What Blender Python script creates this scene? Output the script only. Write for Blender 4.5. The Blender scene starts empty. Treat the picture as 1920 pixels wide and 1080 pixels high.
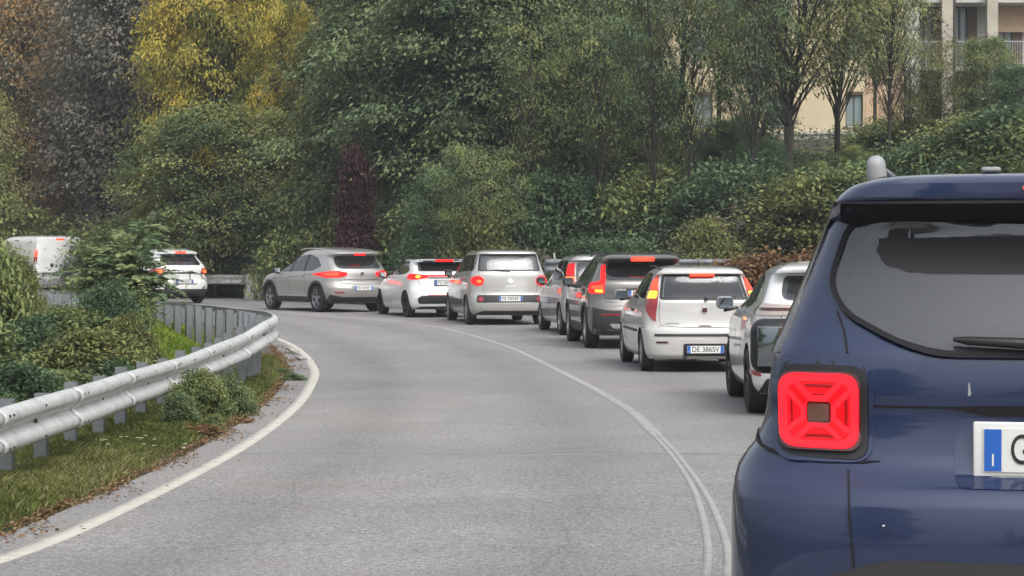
import bpy, bmesh, math, random
import numpy as np
from mathutils import Vector, Matrix
R_ = math.radians
SC = bpy.context.scene
COL = SC.collection
random.seed(7); RNG = np.random.default_rng(7)

# ------------------------------------------------------------------ camera, sky, sun, exposure
cam = bpy.data.objects.new('camera', bpy.data.cameras.new('camera')); COL.objects.link(cam)
cam.data.sensor_width = 36; cam.data.lens = 77; cam.data.clip_start = .1; cam.data.clip_end = 6000
cam.location = (0, 0, 1.60); cam.rotation_euler = (R_(90 - 0.865), 0, 0)
SC.camera = cam

SUN_EL, SUN_AZ = R_(46), R_(150)          # azimuth measured clockwise from +Y (north)
world = bpy.data.worlds.new('World'); SC.world = world; world.use_nodes = True
nt = world.node_tree; nt.nodes.clear()
sky = nt.nodes.new('ShaderNodeTexSky'); sky.sky_type = 'NISHITA'; sky.sun_disc = False
sky.sun_elevation = SUN_EL; sky.sun_rotation = SUN_AZ; sky.dust_density = 4; sky.air_density = 1.0; sky.ozone_density = 1.0
hs = nt.nodes.new('ShaderNodeHueSaturation'); hs.inputs['Saturation'].default_value = .26   # cloud layer: much greyer than a clear sky
bg = nt.nodes.new('ShaderNodeBackground'); bg.inputs['Strength'].default_value = .15
wo = nt.nodes.new('ShaderNodeOutputWorld')
nt.links.new(sky.outputs[0], hs.inputs['Color']); nt.links.new(hs.outputs[0], bg.inputs[0]); nt.links.new(bg.outputs[0], wo.inputs[0])
sl = bpy.data.lights.new('sun', 'SUN'); sl.energy = 1.15; sl.angle = R_(40); sl.color = (1, .965, .91)
so = bpy.data.objects.new('sun', sl); COL.objects.link(so)
sd = Vector((math.sin(SUN_AZ) * math.cos(SUN_EL), math.cos(SUN_AZ) * math.cos(SUN_EL), math.sin(SUN_EL)))
so.rotation_euler = sd.to_track_quat('Z', 'Y').to_euler(); so.location = (0, 0, 60)
SC.view_settings.view_transform = 'Standard'; SC.view_settings.look = 'None'
SC.view_settings.gamma = 1; SC.view_settings.exposure = 1.0; SC.view_settings.use_curve_mapping = False

# ------------------------------------------------------------------ helpers
def link(name, mesh, parent=None, mats=None):
    o = bpy.data.objects.new(name, mesh); COL.objects.link(o)
    if parent is not None: o.parent = parent
    if mats:
        for m in (mats if isinstance(mats, (list, tuple)) else [mats]): mesh.materials.append(m)
    return o
def empty(name, loc=(0, 0, 0), rz=0, label=None, cat=None, group=None):
    o = bpy.data.objects.new(name, None); COL.objects.link(o); o.empty_display_size = .3
    o.location = loc; o.rotation_euler = (0, 0, rz); tag(o, label, cat, group); return o
def tag(o, label=None, cat=None, group=None, kind=None):
    if label: o['label'] = label
    if cat: o['category'] = cat
    if group: o['group'] = group
    if kind: o['kind'] = kind
    return o
def np_mesh(name, V, F, tint=None, smooth=False):
    """V (n,3), F (m,k) constant k"""
    V = np.asarray(V, np.float32); F = np.asarray(F, np.int32)
    me = bpy.data.meshes.new(name); k = F.shape[1]
    me.vertices.add(len(V)); me.vertices.foreach_set('co', V.ravel())
    me.loops.add(F.size); me.loops.foreach_set('vertex_index', F.ravel())
    me.polygons.add(len(F)); me.polygons.foreach_set('loop_start', np.arange(0, F.size, k, dtype=np.int32))
    if smooth: me.polygons.foreach_set('use_smooth', np.ones(len(F), bool))
    me.update(calc_edges=True)
    if tint is not None:
        a = me.attributes.new('tint', 'FLOAT', 'FACE'); a.data.foreach_set('value', np.asarray(tint, np.float32))
    return me
def py_mesh(name, V, F, smooth=False):
    me = bpy.data.meshes.new(name); me.from_pydata([tuple(v) for v in V], [], F); me.update()
    if smooth:
        for p in me.polygons: p.use_smooth = True
    return me
class MB:
    """collects boxes and tubes into one mesh"""
    def __init__(s): s.V = []; s.F = []; s.M = []
    def add(s, V, F, m=0):
        n = len(s.V); s.V += [tuple(v) for v in V]; s.F += [[i + n for i in f] for f in F]; s.M += [m] * len(F)
    def box(s, x0, x1, y0, y1, z0, z1, m=0):
        s.add([(x0,y0,z0),(x1,y0,z0),(x1,y1,z0),(x0,y1,z0),(x0,y0,z1),(x1,y0,z1),(x1,y1,z1),(x0,y1,z1)],
              [[3,2,1,0],[4,5,6,7],[0,1,5,4],[1,2,6,5],[2,3,7,6],[3,0,4,7]], m)
    def tube(s, pts, rad, n=6, m=0, cap=True):
        pts = [Vector(p) for p in pts]; rad = rad if isinstance(rad, (list, tuple)) else [rad] * len(pts)
        V = []; up = Vector((.01, .02, 1))
        for i, p in enumerate(pts):
            t = (pts[min(i + 1, len(pts) - 1)] - pts[max(i - 1, 0)]).normalized()
            a = t.cross(up)
            if a.length < .1: a = t.cross(Vector((1, 0, 0)))
            a.normalize(); b = t.cross(a)
            for k in range(n):
                q = 2 * math.pi * k / n; V.append(p + (a * math.cos(q) + b * math.sin(q)) * rad[i])
        F = [[i*n+k, i*n+(k+1)%n, (i+1)*n+(k+1)%n, (i+1)*n+k] for i in range(len(pts)-1) for k in range(n)]
        if cap: F += [list(range(n))[::-1], [(len(pts)-1)*n+k for k in range(n)]]
        s.add(V, F, m)
    def mesh(s, name, smooth=None):
        me = py_mesh(name, s.V, s.F)
        me.polygons.foreach_set('material_index', s.M)
        if smooth:
            for p in me.polygons: p.use_smooth = True
            me.set_sharp_from_angle(angle=R_(smooth))
        return me
    def build(s, name, mats, parent=None, smooth=None): return link(name, s.mesh(name, smooth), parent, mats)
def pchip(xs, ys):
    xs = np.array(xs, float); ys = np.array(ys, float); h = np.diff(xs); d = np.diff(ys) / h
    m = np.zeros(len(xs)); m[0] = d[0]; m[-1] = d[-1]
    for i in range(1, len(xs) - 1):
        if d[i-1] * d[i] > 0:
            w1 = 2*h[i] + h[i-1]; w2 = h[i] + 2*h[i-1]; m[i] = (w1 + w2) / (w1/d[i-1] + w2/d[i])
    xl = xs.tolist(); yl = ys.tolist(); ml = m.tolist(); n = len(xl)
    def f(x):
        if x <= xl[0]: return yl[0]
        if x >= xl[-1]: return yl[-1]
        i = 0
        while xl[i+1] < x: i += 1
        H = xl[i+1] - xl[i]; t = (x - xl[i]) / H; t2 = t*t; t3 = t2*t
        return (2*t3-3*t2+1)*yl[i] + (t3-2*t2+t)*H*ml[i] + (-2*t3+3*t2)*yl[i+1] + (t3-t2)*H*ml[i+1]
    return f
def catmull(P, step=.5):
    P = [np.array(p, float) for p in P]; out = []
    Q = [2*P[0]-P[1]] + P + [2*P[-1]-P[-2]]
    for i in range(1, len(Q) - 2):
        n = max(2, int(np.linalg.norm(Q[i+1]-Q[i]) / step))
        for k in range(n):
            t = k / n
            out.append(.5*((2*Q[i]) + (-Q[i-1]+Q[i+1])*t + (2*Q[i-1]-5*Q[i]+4*Q[i+1]-Q[i+2])*t*t + (-Q[i-1]+3*Q[i]-3*Q[i+1]+Q[i+2])*t**3))
    out.append(P[-1]); return np.array(out)
def offset_poly(P, d):
    """offset to the right by d"""
    T = np.gradient(P, axis=0); T /= np.linalg.norm(T, axis=1)[:, None]
    return P + np.stack([T[:, 1], -T[:, 0]], 1) * d
def sdist(X, Y, P):
    """signed distance to polyline, positive on the right of travel"""
    best = np.full(X.shape, 1e9); sg = np.ones(X.shape)
    for a, b in zip(P[:-1], P[1:]):
        ab = b - a; L2 = ab @ ab
        if L2 < 1e-9: continue
        t = np.clip(((X-a[0])*ab[0] + (Y-a[1])*ab[1]) / L2, 0, 1)
        dx = X-a[0]-t*ab[0]; dy = Y-a[1]-t*ab[1]; d = dx*dx + dy*dy
        m = d < best; best = np.where(m, d, best); sg = np.where(m, np.sign(dx*ab[1] - dy*ab[0]), sg)
    return np.sqrt(best) * sg
def ss(a, b, t):
    t = np.clip((np.asarray(t, float) - a) / (b - a), 0, 1); return t*t*(3-2*t)
def resample(P, n):
    d = np.r_[0, np.cumsum(np.linalg.norm(np.diff(P, axis=0), axis=1))]; s = np.linspace(0, d[-1], n)
    return np.stack([np.interp(s, d, P[:, i]) for i in range(P.shape[1])], 1)

# ------------------------------------------------------------------ materials
def nmat(name):
    m = bpy.data.materials.new(name); m.use_nodes = True; t = m.node_tree
    return m, t, t.nodes['Principled BSDF']
def simple(name, col, rough=.5, metal=0., coat=0., spec=.5, emit=None, es=0.):
    m, t, b = nmat(name); b.inputs['Base Color'].default_value = (*col, 1); b.inputs['Roughness'].default_value = rough
    b.inputs['Metallic'].default_value = metal; b.inputs['Coat Weight'].default_value = coat; b.inputs['Coat Roughness'].default_value = .04
    b.inputs['Specular IOR Level'].default_value = spec
    if emit: b.inputs['Emission Color'].default_value = (*emit, 1); b.inputs['Emission Strength'].default_value = es
    return m
def N(t, kind, **kw):
    n = t.nodes.new(kind)
    for k, v in kw.items():
        if k in n.inputs: n.inputs[k].default_value = v
        else: setattr(n, k, v)
    return n
def mixc(t, fac, a, b, mode='MIX'):
    n = t.nodes.new('ShaderNodeMix'); n.data_type = 'RGBA'; n.blend_type = mode
    for s, v in ((0, fac), (6, a), (7, b)):
        if hasattr(v, 'is_linked') or hasattr(v, 'links'): t.links.new(v, n.inputs[s])
        else: n.inputs[s].default_value = v if s == 0 else (*v, 1)
    return n.outputs[2]
def ramp(t, src, stops):
    r = t.nodes.new('ShaderNodeValToRGB'); e = r.color_ramp.elements
    while len(e) > 1: e.remove(e[-1])
    e[0].position = stops[0][0]; e[0].color = (*stops[0][1], 1)
    for p, c in stops[1:]:
        q = e.new(p); q.color = (*c, 1)
    t.links.new(src, r.inputs[0]); return r.outputs[0]
def g3(v): return (v, v, v)
def noise(t, scale, detail=4, rough=.6, vec=None, dist=0.):
    n = N(t, 'ShaderNodeTexNoise'); n.inputs['Scale'].default_value = scale; n.inputs['Detail'].default_value = detail
    n.inputs['Roughness'].default_value = rough; n.inputs['Distortion'].default_value = dist
    if vec is not None: t.links.new(vec, n.inputs['Vector'])
    return n.outputs[0]
def objco(t): return t.nodes.new('ShaderNodeTexCoord').outputs['Object']
def bump(t, b, h, strength=.3, dist=.01):
    n = N(t, 'ShaderNodeBump'); n.inputs['Strength'].default_value = strength; n.inputs['Distance'].default_value = dist
    t.links.new(h, n.inputs['Height']); t.links.new(n.outputs[0], b.inputs['Normal'])

def paint(name, col, metal=0., rough=.35, dirt=.25, flake=0.):
    """car paint: clear coat over base, faint road film low down and mottling"""
    m, t, b = nmat(name); co = objco(t)
    sep = N(t, 'ShaderNodeSeparateXYZ'); t.links.new(co, sep.inputs[0])
    nz = noise(t, 3.5, 5, .65, co); nf = noise(t, 60, 3, .6, co)
    mr = N(t, 'ShaderNodeMapRange'); mr.inputs[1].default_value = .95; mr.inputs[2].default_value = .2
    mr.inputs[3].default_value = .0; mr.inputs[4].default_value = dirt; t.links.new(sep.outputs[2], mr.inputs[0])
    mu = N(t, 'ShaderNodeMath', operation='MULTIPLY'); t.links.new(mr.outputs[0], mu.inputs[0]); t.links.new(nz, mu.inputs[1])
    ad = N(t, 'ShaderNodeMath', operation='MULTIPLY_ADD'); t.links.new(nf, ad.inputs[0]); ad.inputs[1].default_value = dirt*.12; t.links.new(mu.outputs[0], ad.inputs[2])
    c = mixc(t, ad.outputs[0], col, (.16, .14, .115)); t.links.new(c, b.inputs['Base Color'])
    b.inputs['Metallic'].default_value = metal
    rr = N(t, 'ShaderNodeMath', operation='MULTIPLY_ADD'); t.links.new(mu.outputs[0], rr.inputs[0]); rr.inputs[1].default_value = .5; rr.inputs[2].default_value = rough
    t.links.new(rr.outputs[0], b.inputs['Roughness'])
    b.inputs['Coat Weight'].default_value = 1; b.inputs['Coat Roughness'].default_value = .035
    t.links.new(mixc(t, mu.outputs[0], g3(.03), g3(.5)), b.inputs['Coat Roughness'])
    return m
def glass(name, tint, clear=.5, dust=.32, dcol=.05):
    """tinted car glazing: part see-through, part mirror"""
    m, t, b = nmat(name); t.nodes.remove(b); out = t.nodes['Material Output']
    tr = N(t, 'ShaderNodeBsdfTransparent'); tr.inputs[0].default_value = (*[clear*c for c in tint], 1)
    gl = N(t, 'ShaderNodeBsdfGlossy'); gl.inputs['Roughness'].default_value = .03; gl.inputs[0].default_value = (.95, .97, 1, 1)
    fr = N(t, 'ShaderNodeFresnel'); fr.inputs[0].default_value = 1.5
    ma = N(t, 'ShaderNodeMath', operation='MULTIPLY_ADD'); t.links.new(fr.outputs[0], ma.inputs[0]); ma.inputs[1].default_value = 1.5; ma.inputs[2].default_value = .02
    di = N(t, 'ShaderNodeBsdfDiffuse'); di.inputs[0].default_value = (dcol, dcol*1.04, dcol*1.08, 1)
    m0 = N(t, 'ShaderNodeMixShader'); m0.inputs[0].default_value = dust; t.links.new(tr.outputs[0], m0.inputs[1]); t.links.new(di.outputs[0], m0.inputs[2])
    mx = N(t, 'ShaderNodeMixShader'); t.links.new(ma.outputs[0], mx.inputs[0]); t.links.new(m0.outputs[0], mx.inputs[1]); t.links.new(gl.outputs[0], mx.inputs[2])
    t.links.new(mx.outputs[0], out.inputs[0]); return m
def foliage(name, stops, transl=.3):
    m, t, b = nmat(name); out = t.nodes['Material Output']
    at = N(t, 'ShaderNodeAttribute'); at.attribute_name = 'tint'
    c = ramp(t, at.outputs['Fac'], stops)
    t.links.new(c, b.inputs['Base Color']); b.inputs['Roughness'].default_value = .75; b.inputs['Specular IOR Level'].default_value = .15
    tl = N(t, 'ShaderNodeBsdfTranslucent'); t.links.new(c, tl.inputs[0])
    mx = N(t, 'ShaderNodeMixShader'); mx.inputs[0].default_value = transl
    t.links.new(b.outputs[0], mx.inputs[1]); t.links.new(tl.outputs[0], mx.inputs[2]); t.links.new(mx.outputs[0], out.inputs[0]); return m

M = {}
M['black'] = simple('black_plastic', (.018, .018, .02), .45)
M['cladding'] = simple('grey_cladding', (.03, .03, .032), .6)
M['gap'] = simple('panel_gap', (.006, .006, .008), .8)
M['rubber'] = simple('tyre_rubber', (.022, .021, .021), .85)
M['well'] = simple('wheel_well', (.012, .012, .012), .9)
M['interior'] = simple('interior_trim', (.05, .05, .052), .8)
M['seat'] = simple('seat_cloth', (.09, .09, .095), .9)
M['chrome'] = simple('chrome', (.7, .7, .72), .15, 1)
M['alloy'] = simple('alloy', (.5, .5, .52), .3, .9)
M['darkalloy'] = simple('dark_alloy', (.05, .05, .055), .35, .8)
M['glass'] = glass('tinted_glass', (.95, 1, .98), .38)
M['glass_mid'] = glass('mid_glass', (.94, 1, .98), .45, .45, .09)
M['glass_dusty'] = glass('dusty_glass', (.94, 1, .98), .4, .66, .085)
M['glass_clear'] = glass('light_glass', (.93, 1, .97), .8)
M['mirror'] = simple('mirror_glass', (.28, .31, .33), .06, 1)
M['red_on'] = simple('brake_light_lit', (.30, .003, .004), .45, 0, 0, .15, (1, .016, .016), 1.0)
M['red_hot'] = simple('brake_light_core', (.35, .01, .01), .45, 0, 0, .15, (1, .06, .03), 1.5)
M['amber_on'] = simple('indicator_lit', (.6, .3, .02), .25, 0, .5, .5, (1, .40, .035), 1.05)
M['orange_on'] = simple('lamp_lit_orange', (.6, .1, .02), .25, 0, .5, .5, (1, .15, .03), .95)
M['red_off'] = simple('red_lens', (.30, .012, .02), .15, 0, 1)
M['dark_lens'] = simple('dark_lens', (.07, .008, .012), .12, 0, 1)
M['clear_lens'] = simple('clear_lens', (.5, .42, .38), .12, 0, 1)
M['smoke_lens'] = simple('smoke_lens', (.15, .07, .055), .12, 0, 1)
M['plate'] = simple('plate_white', (.72, .72, .69), .4)
M['plate_blue'] = simple('plate_blue', (.02, .12, .48), .4)
M['plate_black'] = simple('plate_black', (.02, .02, .02), .5)
M['white_trim'] = simple('white_plastic', (.75, .75, .72), .35)
M['grey_plastic'] = simple('grey_plastic', (.30, .30, .31), .45)
M['skid'] = simple('silver_trim', (.62, .60, .57), .3, .7)
M['bone'] = simple('galvanised', (.4, .4, .4), .5, .5)

def tint_stops(*cols):
    n = len(cols); return [(i / max(1, n - 1), c) for i, c in enumerate(cols)]
LF = {
 'green':  foliage('leaf_green',  tint_stops((0.051,0.076,0.038),(0.113,0.157,0.069),(0.200,0.252,0.100),(0.347,0.376,0.147),(0.390,0.384,0.153))),
 'blue':   foliage('leaf_bluegreen', tint_stops((0.051,0.079,0.044),(0.113,0.165,0.086),(0.191,0.255,0.124),(0.309,0.360,0.163),(0.390,0.384,0.190))),
 'olive':  foliage('leaf_olive',  tint_stops((0.064,0.076,0.038),(0.142,0.163,0.066),(0.256,0.269,0.100),(0.390,0.384,0.138))),
 'yellow': foliage('leaf_yellow', tint_stops((0.058,0.081,0.032),(0.156,0.188,0.057),(0.442,0.388,0.086),(0.720,0.560,0.115),(0.720,0.560,0.115)), .4),
 'ygreen': foliage('leaf_yellowgreen', tint_stops((0.137,0.180,0.068),(0.287,0.344,0.113),(0.390,0.384,0.169),(0.390,0.384,0.198))),
 'brown':  foliage('leaf_brown',  tint_stops((0.079,0.082,0.066),(0.162,0.152,0.122),(0.256,0.235,0.174),(0.342,0.304,0.220))),
 'rust':   foliage('leaf_rust',   tint_stops((0.157,0.126,0.062),(0.309,0.238,0.096),(0.475,0.284,0.121),(0.564,0.419,0.165))),
 'wine':   foliage('leaf_wine',   tint_stops((0.024,0.014,0.016),(0.054,0.025,0.028),(0.090,0.039,0.041),(0.108,0.055,0.055))),
 'dark':   foliage('leaf_dark',   tint_stops((0.042,0.068,0.038),(0.078,0.124,0.068),(0.133,0.204,0.103),(0.205,0.293,0.142))),
 'grass':  foliage('grass_blade', tint_stops((.07,.09,.028),(.12,.15,.04),(.18,.20,.06),(.32,.29,.14)), .35),
 'lush':   foliage('grass_lush',  tint_stops((.11,.17,.022),(.17,.26,.03),(.23,.32,.045),(.30,.36,.07)), .4),
 'dry':    foliage('dry_weed',    tint_stops((.11,.055,.032),(.20,.11,.06),(.29,.19,.10),(.38,.29,.16)), .3),
}
def bark(name, c1, c2):
    m, t, b = nmat(name); co = objco(t); n = noise(t, 9, 6, .7, co, 1.)
    t.links.new(ramp(t, n, [(.3, c1), (.7, c2)]), b.inputs['Base Color']); b.inputs['Roughness'].default_value = .9
    bump(t, b, n, .6, .03); return m
M['bark'] = bark('bark_dark', (.022, .019, .016), (.06, .052, .043))
M['bark_ivy'] = bark('bark_ivy', (.018, .022, .014), (.05, .058, .034))
M['bark_pale'] = bark('bark_pale', (.10, .09, .075), (.22, .20, .17))

# ------------------------------------------------------------------ road geometry
def zg(y): return .14 * (1 - ss(5, 17, y)) + .14 * ss(34, 66, y)
CP = [(-12,-60),(-5.5,-30),(-2.2,-13),(-.85,-3),(.1,3),(.55,7),(.97,10.36),(1.13,12.2),(1.26,14.75),(1.3,17.2),(1.28,19.5),(1.21,22.5),(.98,26.08),
      (.66,30),(.33,33.87),(-.09,38.06),(-.61,41.6),(-1.21,45.14),(-1.73,47.41),(-3.3,51.5),(-5.9,56.3),(-9.2,61.5),(-13,67),(-18,73.6),(-25,81),(-35,90),(-49,100),(-75,114)]
EX = [(-2.57,10.98),(-2.47,12.07),(-2.38,14.38),(-2.31,16.33),(-2.25,18.41),(-2.25,21.06),(-2.31,23.72),(-2.46,26.6),(-2.67,29.6),(-2.94,32.05),(-3.34,35.13),(-3.98,39.11),(-4.85,43.2)]
CEN = catmull(CP, .5)
off = offset_poly(CEN, -3.6)
lo = [p for p in off[::6] if p[1] < 9.5]; hi = [p for p in off[::6] if p[1] > 45.5 and p[0] < -5.2]
EDGE = catmull([tuple(p) for p in lo] + EX + [tuple(p) for p in hi], .5)
ROADL = offset_poly(EDGE, -.34); ROADR = offset_poly(CEN, (4.45 + 3.0*ss(54, 66, CEN[:, 1])*(1-ss(88, 110, CEN[:, 1])))[:, None])
def terrain(X, Y):
    X = np.asarray(X, float); Y = np.asarray(Y, float)
    sl_ = -sdist(X, Y, ROADL[::2]); sr_ = sdist(X, Y, ROADR[::2])      # distance outside the tarmac on each side
    z = zg(Y) - .035
    inside = np.minimum(-sl_, -sr_) > 0
    L = sl_ > 0; Rr = sr_ > 0
    wob = .03*np.sin(X*3.1+Y*1.7) + .025*np.sin(X*5.3-Y*4.1) + .02*np.sin(X*11+Y*7)
    zl = .05*ss(.0, .25, sl_) + wob*ss(.1, .6, sl_)*.7 + .52*ss(.7, 2.4, sl_)*ss(24.5, 30, Y)*(1-ss(45, 60, Y)) - 3.5*ss(5, 22, sl_)
    zr = .06*ss(0, .3, sr_) + wob*ss(.1, .6, sr_) + .80*ss(.8, 3.4, sr_) + 2.2*ss(4.5, 13, sr_) + 3.4*ss(12, 30, sr_) + 30*ss(34, 120, sr_)
    return z + np.where(L & (sl_ < 900), zl, 0) + np.where(Rr & ~L, zr, 0)
def T(x, y): return float(terrain(np.array([x]), np.array([y]))[0])

# ------------------------------------------------------------------ light autumn haze: one even volume round everything
def haze_box():
    me = bpy.data.meshes.new('haze'); bm = bmesh.new(); bmesh.ops.create_cube(bm, size=1)
    for v in bm.verts: v.co = Vector((v.co.x*5400, v.co.y*5400, -60 if v.co.z < 0 else 330))
    bm.to_mesh(me); bm.free(); m = bpy.data.materials.new('haze_air'); m.use_nodes = True; t = m.node_tree; t.nodes.clear()
    pv = t.nodes.new('ShaderNodeVolumePrincipled'); pv.inputs['Density'].default_value = HAZE; pv.inputs['Color'].default_value = (.86, .93, 1, 1); pv.inputs['Anisotropy'].default_value = .2
    ou = t.nodes.new('ShaderNodeOutputMaterial'); t.links.new(pv.outputs[0], ou.inputs['Volume'])
    tag(link('haze', me, None, m), 'thin pale haze in the air', None, None, 'stuff')
HAZE = .0009
if HAZE: haze_box()
# ------------------------------------------------------------------ ground
def build_ground():
    def axis(lo, hi, fine, a, b):
        core = np.arange(a, b + 1e-6, fine); left = [a]; s = fine
        while left[-1] > lo: s *= 1.25; left.append(left[-1] - s)
        right = [b]; s = fine
        while right[-1] < hi: s *= 1.25; right.append(right[-1] + s)
        return np.r_[np.array(left[1:])[::-1], core, np.array(right[1:])]
    xs = axis(-2500, 2500, .33, -14, 12); ys = axis(-2500, 2500, .45, 0, 62)
    X, Y = np.meshgrid(xs, ys); Z = terrain(X, Y); h, w = X.shape
    V = np.stack([X.ravel(), Y.ravel(), Z.ravel()], 1)
    i = np.arange(h*w).reshape(h, w); F = np.stack([i[:-1,:-1], i[:-1,1:], i[1:,1:], i[1:,:-1]], -1).reshape(-1, 4)
    me = np_mesh('ground', V, F, smooth=True)
    sl_ = -sdist(X, Y, ROADL[::2]); sr_ = sdist(X, Y, ROADR[::2])
    g = ss(.35, .9, sl_) * (1 - .0*X); a = me.attributes.new('grass', 'FLOAT', 'POINT'); a.data.foreach_set('value', g.ravel().astype(np.float32))
    m, t, b = nmat('soil_and_grass'); co = objco(t)
    n1 = noise(t, 2.2, 6, .7, co); n2 = noise(t, 14, 6, .7, co)
    soil = ramp(t, n2, [(.25, (.035,.028,.02)), (.5, (.085,.066,.048)), (.75, (.17,.14,.11))])
    gr = ramp(t, n2, [(.3, (.03,.045,.014)), (.7, (.085,.11,.03))])
    at = N(t, 'ShaderNodeAttribute'); at.attribute_name = 'grass'
    mu = N(t, 'ShaderNodeMath', operation='MULTIPLY'); t.links.new(at.outputs['Fac'], mu.inputs[0])
    t.links.new(ramp(t, n1, [(.35, g3(.35)), (.6, g3(1))]), mu.inputs[1])
    t.links.new(mixc(t, mu.outputs[0], soil, gr), b.inputs['Base Color']); b.inputs['Roughness'].default_value = .95
    bump(t, b, n2, .7, .03)
    o = link('ground', me, None, m); tag(o, kind='structure', label='soil and grass ground on both sides of the road')
build_ground()

# ------------------------------------------------------------------ road sheet + markings
def strip(name, A, B, nl, dz, mat, label=None, lat=False):
    n = len(A); V = []; sk = 0 if lat else 1
    for a, b in zip(A, B):
        if sk: V.append((a[0], a[1], -.006))
        for k in range(nl + 1):
            p = a + (b - a) * k / nl; V.append((p[0], p[1], 0))
        if sk: V.append((b[0], b[1], -.006))
    V = np.array(V); V[:, 2] += zg(V[:, 1]) + dz; nl += 2*sk
    i = np.arange(n*(nl+1)).reshape(n, nl+1); F = np.stack([i[:-1,:-1], i[:-1,1:], i[1:,1:], i[1:,:-1]], -1).reshape(-1, 4)
    me = np_mesh(name, V, F, smooth=not sk)
    if lat: at = me.attributes.new('lat', 'FLOAT', 'POINT'); at.data.foreach_set('value', np.tile(np.arange(nl+1)/nl, n).astype(np.float32))
    o = link(name, me, None, mat); tag(o, kind='structure', label=label); return o
def asphalt_mat():
    m, t, b = nmat('worn_asphalt'); co = objco(t)
    big = noise(t, .32, 5, .6, co); mid = noise(t, 1.7, 6, .7, co, .4); fine = noise(t, 26, 5, .8, co); grit = noise(t, 75, 3, .8, co)
    c = ramp(t, big, [(.3, (.205,.203,.205)), (.5, (.232,.226,.222)), (.72, (.262,.252,.243))])
    c = mixc(t, .55, c, mixc(t, mid, g3(.62), g3(1.36)), 'MULTIPLY')
    c = mixc(t, .85, c, ramp(t, fine, [(.32, g3(.45)), (.5, g3(1.0)), (.68, g3(1.55))]), 'MULTIPLY')
    c = mixc(t, .6, c, ramp(t, grit, [(.36, g3(.2)), (.5, g3(1.0)), (.64, g3(2.1))]), 'MULTIPLY')
    # thin wandering cracks
    vo = N(t, 'ShaderNodeTexVoronoi'); vo.feature = 'DISTANCE_TO_EDGE'; vo.inputs['Scale'].default_value = .32
    mp = N(t, 'ShaderNodeVectorMath', operation='MULTIPLY_ADD'); nn = N(t, 'ShaderNodeTexNoise'); nn.inputs['Scale'].default_value = 1.4; nn.inputs['Detail'].default_value = 6
    t.links.new(co, nn.inputs['Vector']); t.links.new(nn.outputs['Color'], mp.inputs[0]); mp.inputs[1].default_value = (1.1, 1.1, 1.1); t.links.new(co, mp.inputs[2])
    t.links.new(mp.outputs[0], vo.inputs['Vector'])
    cr = ramp(t, vo.outputs['Distance'], [(0, g3(1)), (.005, g3(0))]); gate = ramp(t, noise(t, .45, 3, .6, co), [(.56, g3(0)), (.66, g3(.55))])
    mu = N(t, 'ShaderNodeMath', operation='MULTIPLY'); t.links.new(cr, mu.inputs[0]); t.links.new(gate, mu.inputs[1])
    c = mixc(t, mu.outputs[0], c, (.05, .048, .045))
    # warm brake dust and oil along the wheel tracks
    oil = ramp(t, noise(t, .9, 4, .6, co), [(.5, g3(0)), (.7, g3(.28))]); c = mixc(t, oil, c, (.215, .185, .168))
    la = N(t, 'ShaderNodeAttribute'); la.attribute_name = 'lat'
    wob = N(t, 'ShaderNodeMath', operation='MULTIPLY_ADD'); t.links.new(noise(t, .5, 4, .6, co), wob.inputs[0]); wob.inputs[1].default_value = .05; t.links.new(la.outputs['Fac'], wob.inputs[2])
    tr = ramp(t, wob.outputs[0], [(0, g3(.96)), (.10, g3(1.0)), (.175, g3(.86)), (.24, g3(1.03)), (.33, g3(1.03)), (.40, g3(.87)), (.47, g3(1.02)), (.55, g3(1.03)), (.62, g3(.88)), (.69, g3(1.0)), (.80, g3(.87)), (.9, g3(1.0))])
    c = mixc(t, 1., c, tr, 'MULTIPLY')
    # old resurfaced patches, a little darker, with soft irregular borders
    pv = N(t, 'ShaderNodeTexVoronoi'); pv.inputs['Scale'].default_value = .16; pm = N(t, 'ShaderNodeMapping'); pm.inputs['Scale'].default_value = (1, .7, 1); t.links.new(mp.outputs[0], pm.inputs[0]); t.links.new(pm.outputs[0], pv.inputs['Vector'])
    pc = N(t, 'ShaderNodeSeparateColor'); t.links.new(pv.outputs['Color'], pc.inputs[0])
    c = mixc(t, 1., c, ramp(t, pc.outputs[0], [(0, (.89,.895,.91)), (.35, (1.0,1.0,1.0)), (.7, (1.0,.985,.97)), (1, (1.09,1.07,1.05))]), 'MULTIPLY')
    t.links.new(c, b.inputs['Base Color']); b.inputs['Roughness'].default_value = .88; b.inputs['Specular IOR Level'].default_value = .35
    bump(t, b, fine, .55, .006); return m
ASPH = asphalt_mat()
n = 420; RL = resample(ROADL, n); RR = resample(ROADR, n)
tq = np.linspace(0, 1, n); jag = .05*np.sin(tq*900) + .04*np.sin(tq*2100+1) + .03*np.sin(tq*4300)
strip('road', RL, RR, 14, 0., ASPH, 'grey worn asphalt road curving left', True)
def line_mat(name, wear, col, base=(.235, .228, .22)):
    m, t, b = nmat(name); co = objco(t)
    a = noise(t, 5.5, 8, .85, co); f = noise(t, 45, 4, .8, co)
    ad = N(t, 'ShaderNodeMath', operation='MULTIPLY_ADD'); t.links.new(f, ad.inputs[0]); ad.inputs[1].default_value = .55; t.links.new(a, ad.inputs[2])
    w = ramp(t, ad.outputs[0], [(wear - .09, g3(0)), (wear + .12, g3(1))])
    c = mixc(t, w, col, base); c = mixc(t, .5, c, ramp(t, f, [(.3, g3(.8)), (.7, g3(1.2))]), 'MULTIPLY')
    t.links.new(c, b.inputs['Base Color']); b.inputs['Roughness'].default_value = .7; return m
LM_E = line_mat('edge_line_paint', .80, (.56, .53, .465), (.40, .38, .34)); LM_C = line_mat('centre_line_paint', .78, (.385, .375, .355), (.27, .262, .255))
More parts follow.
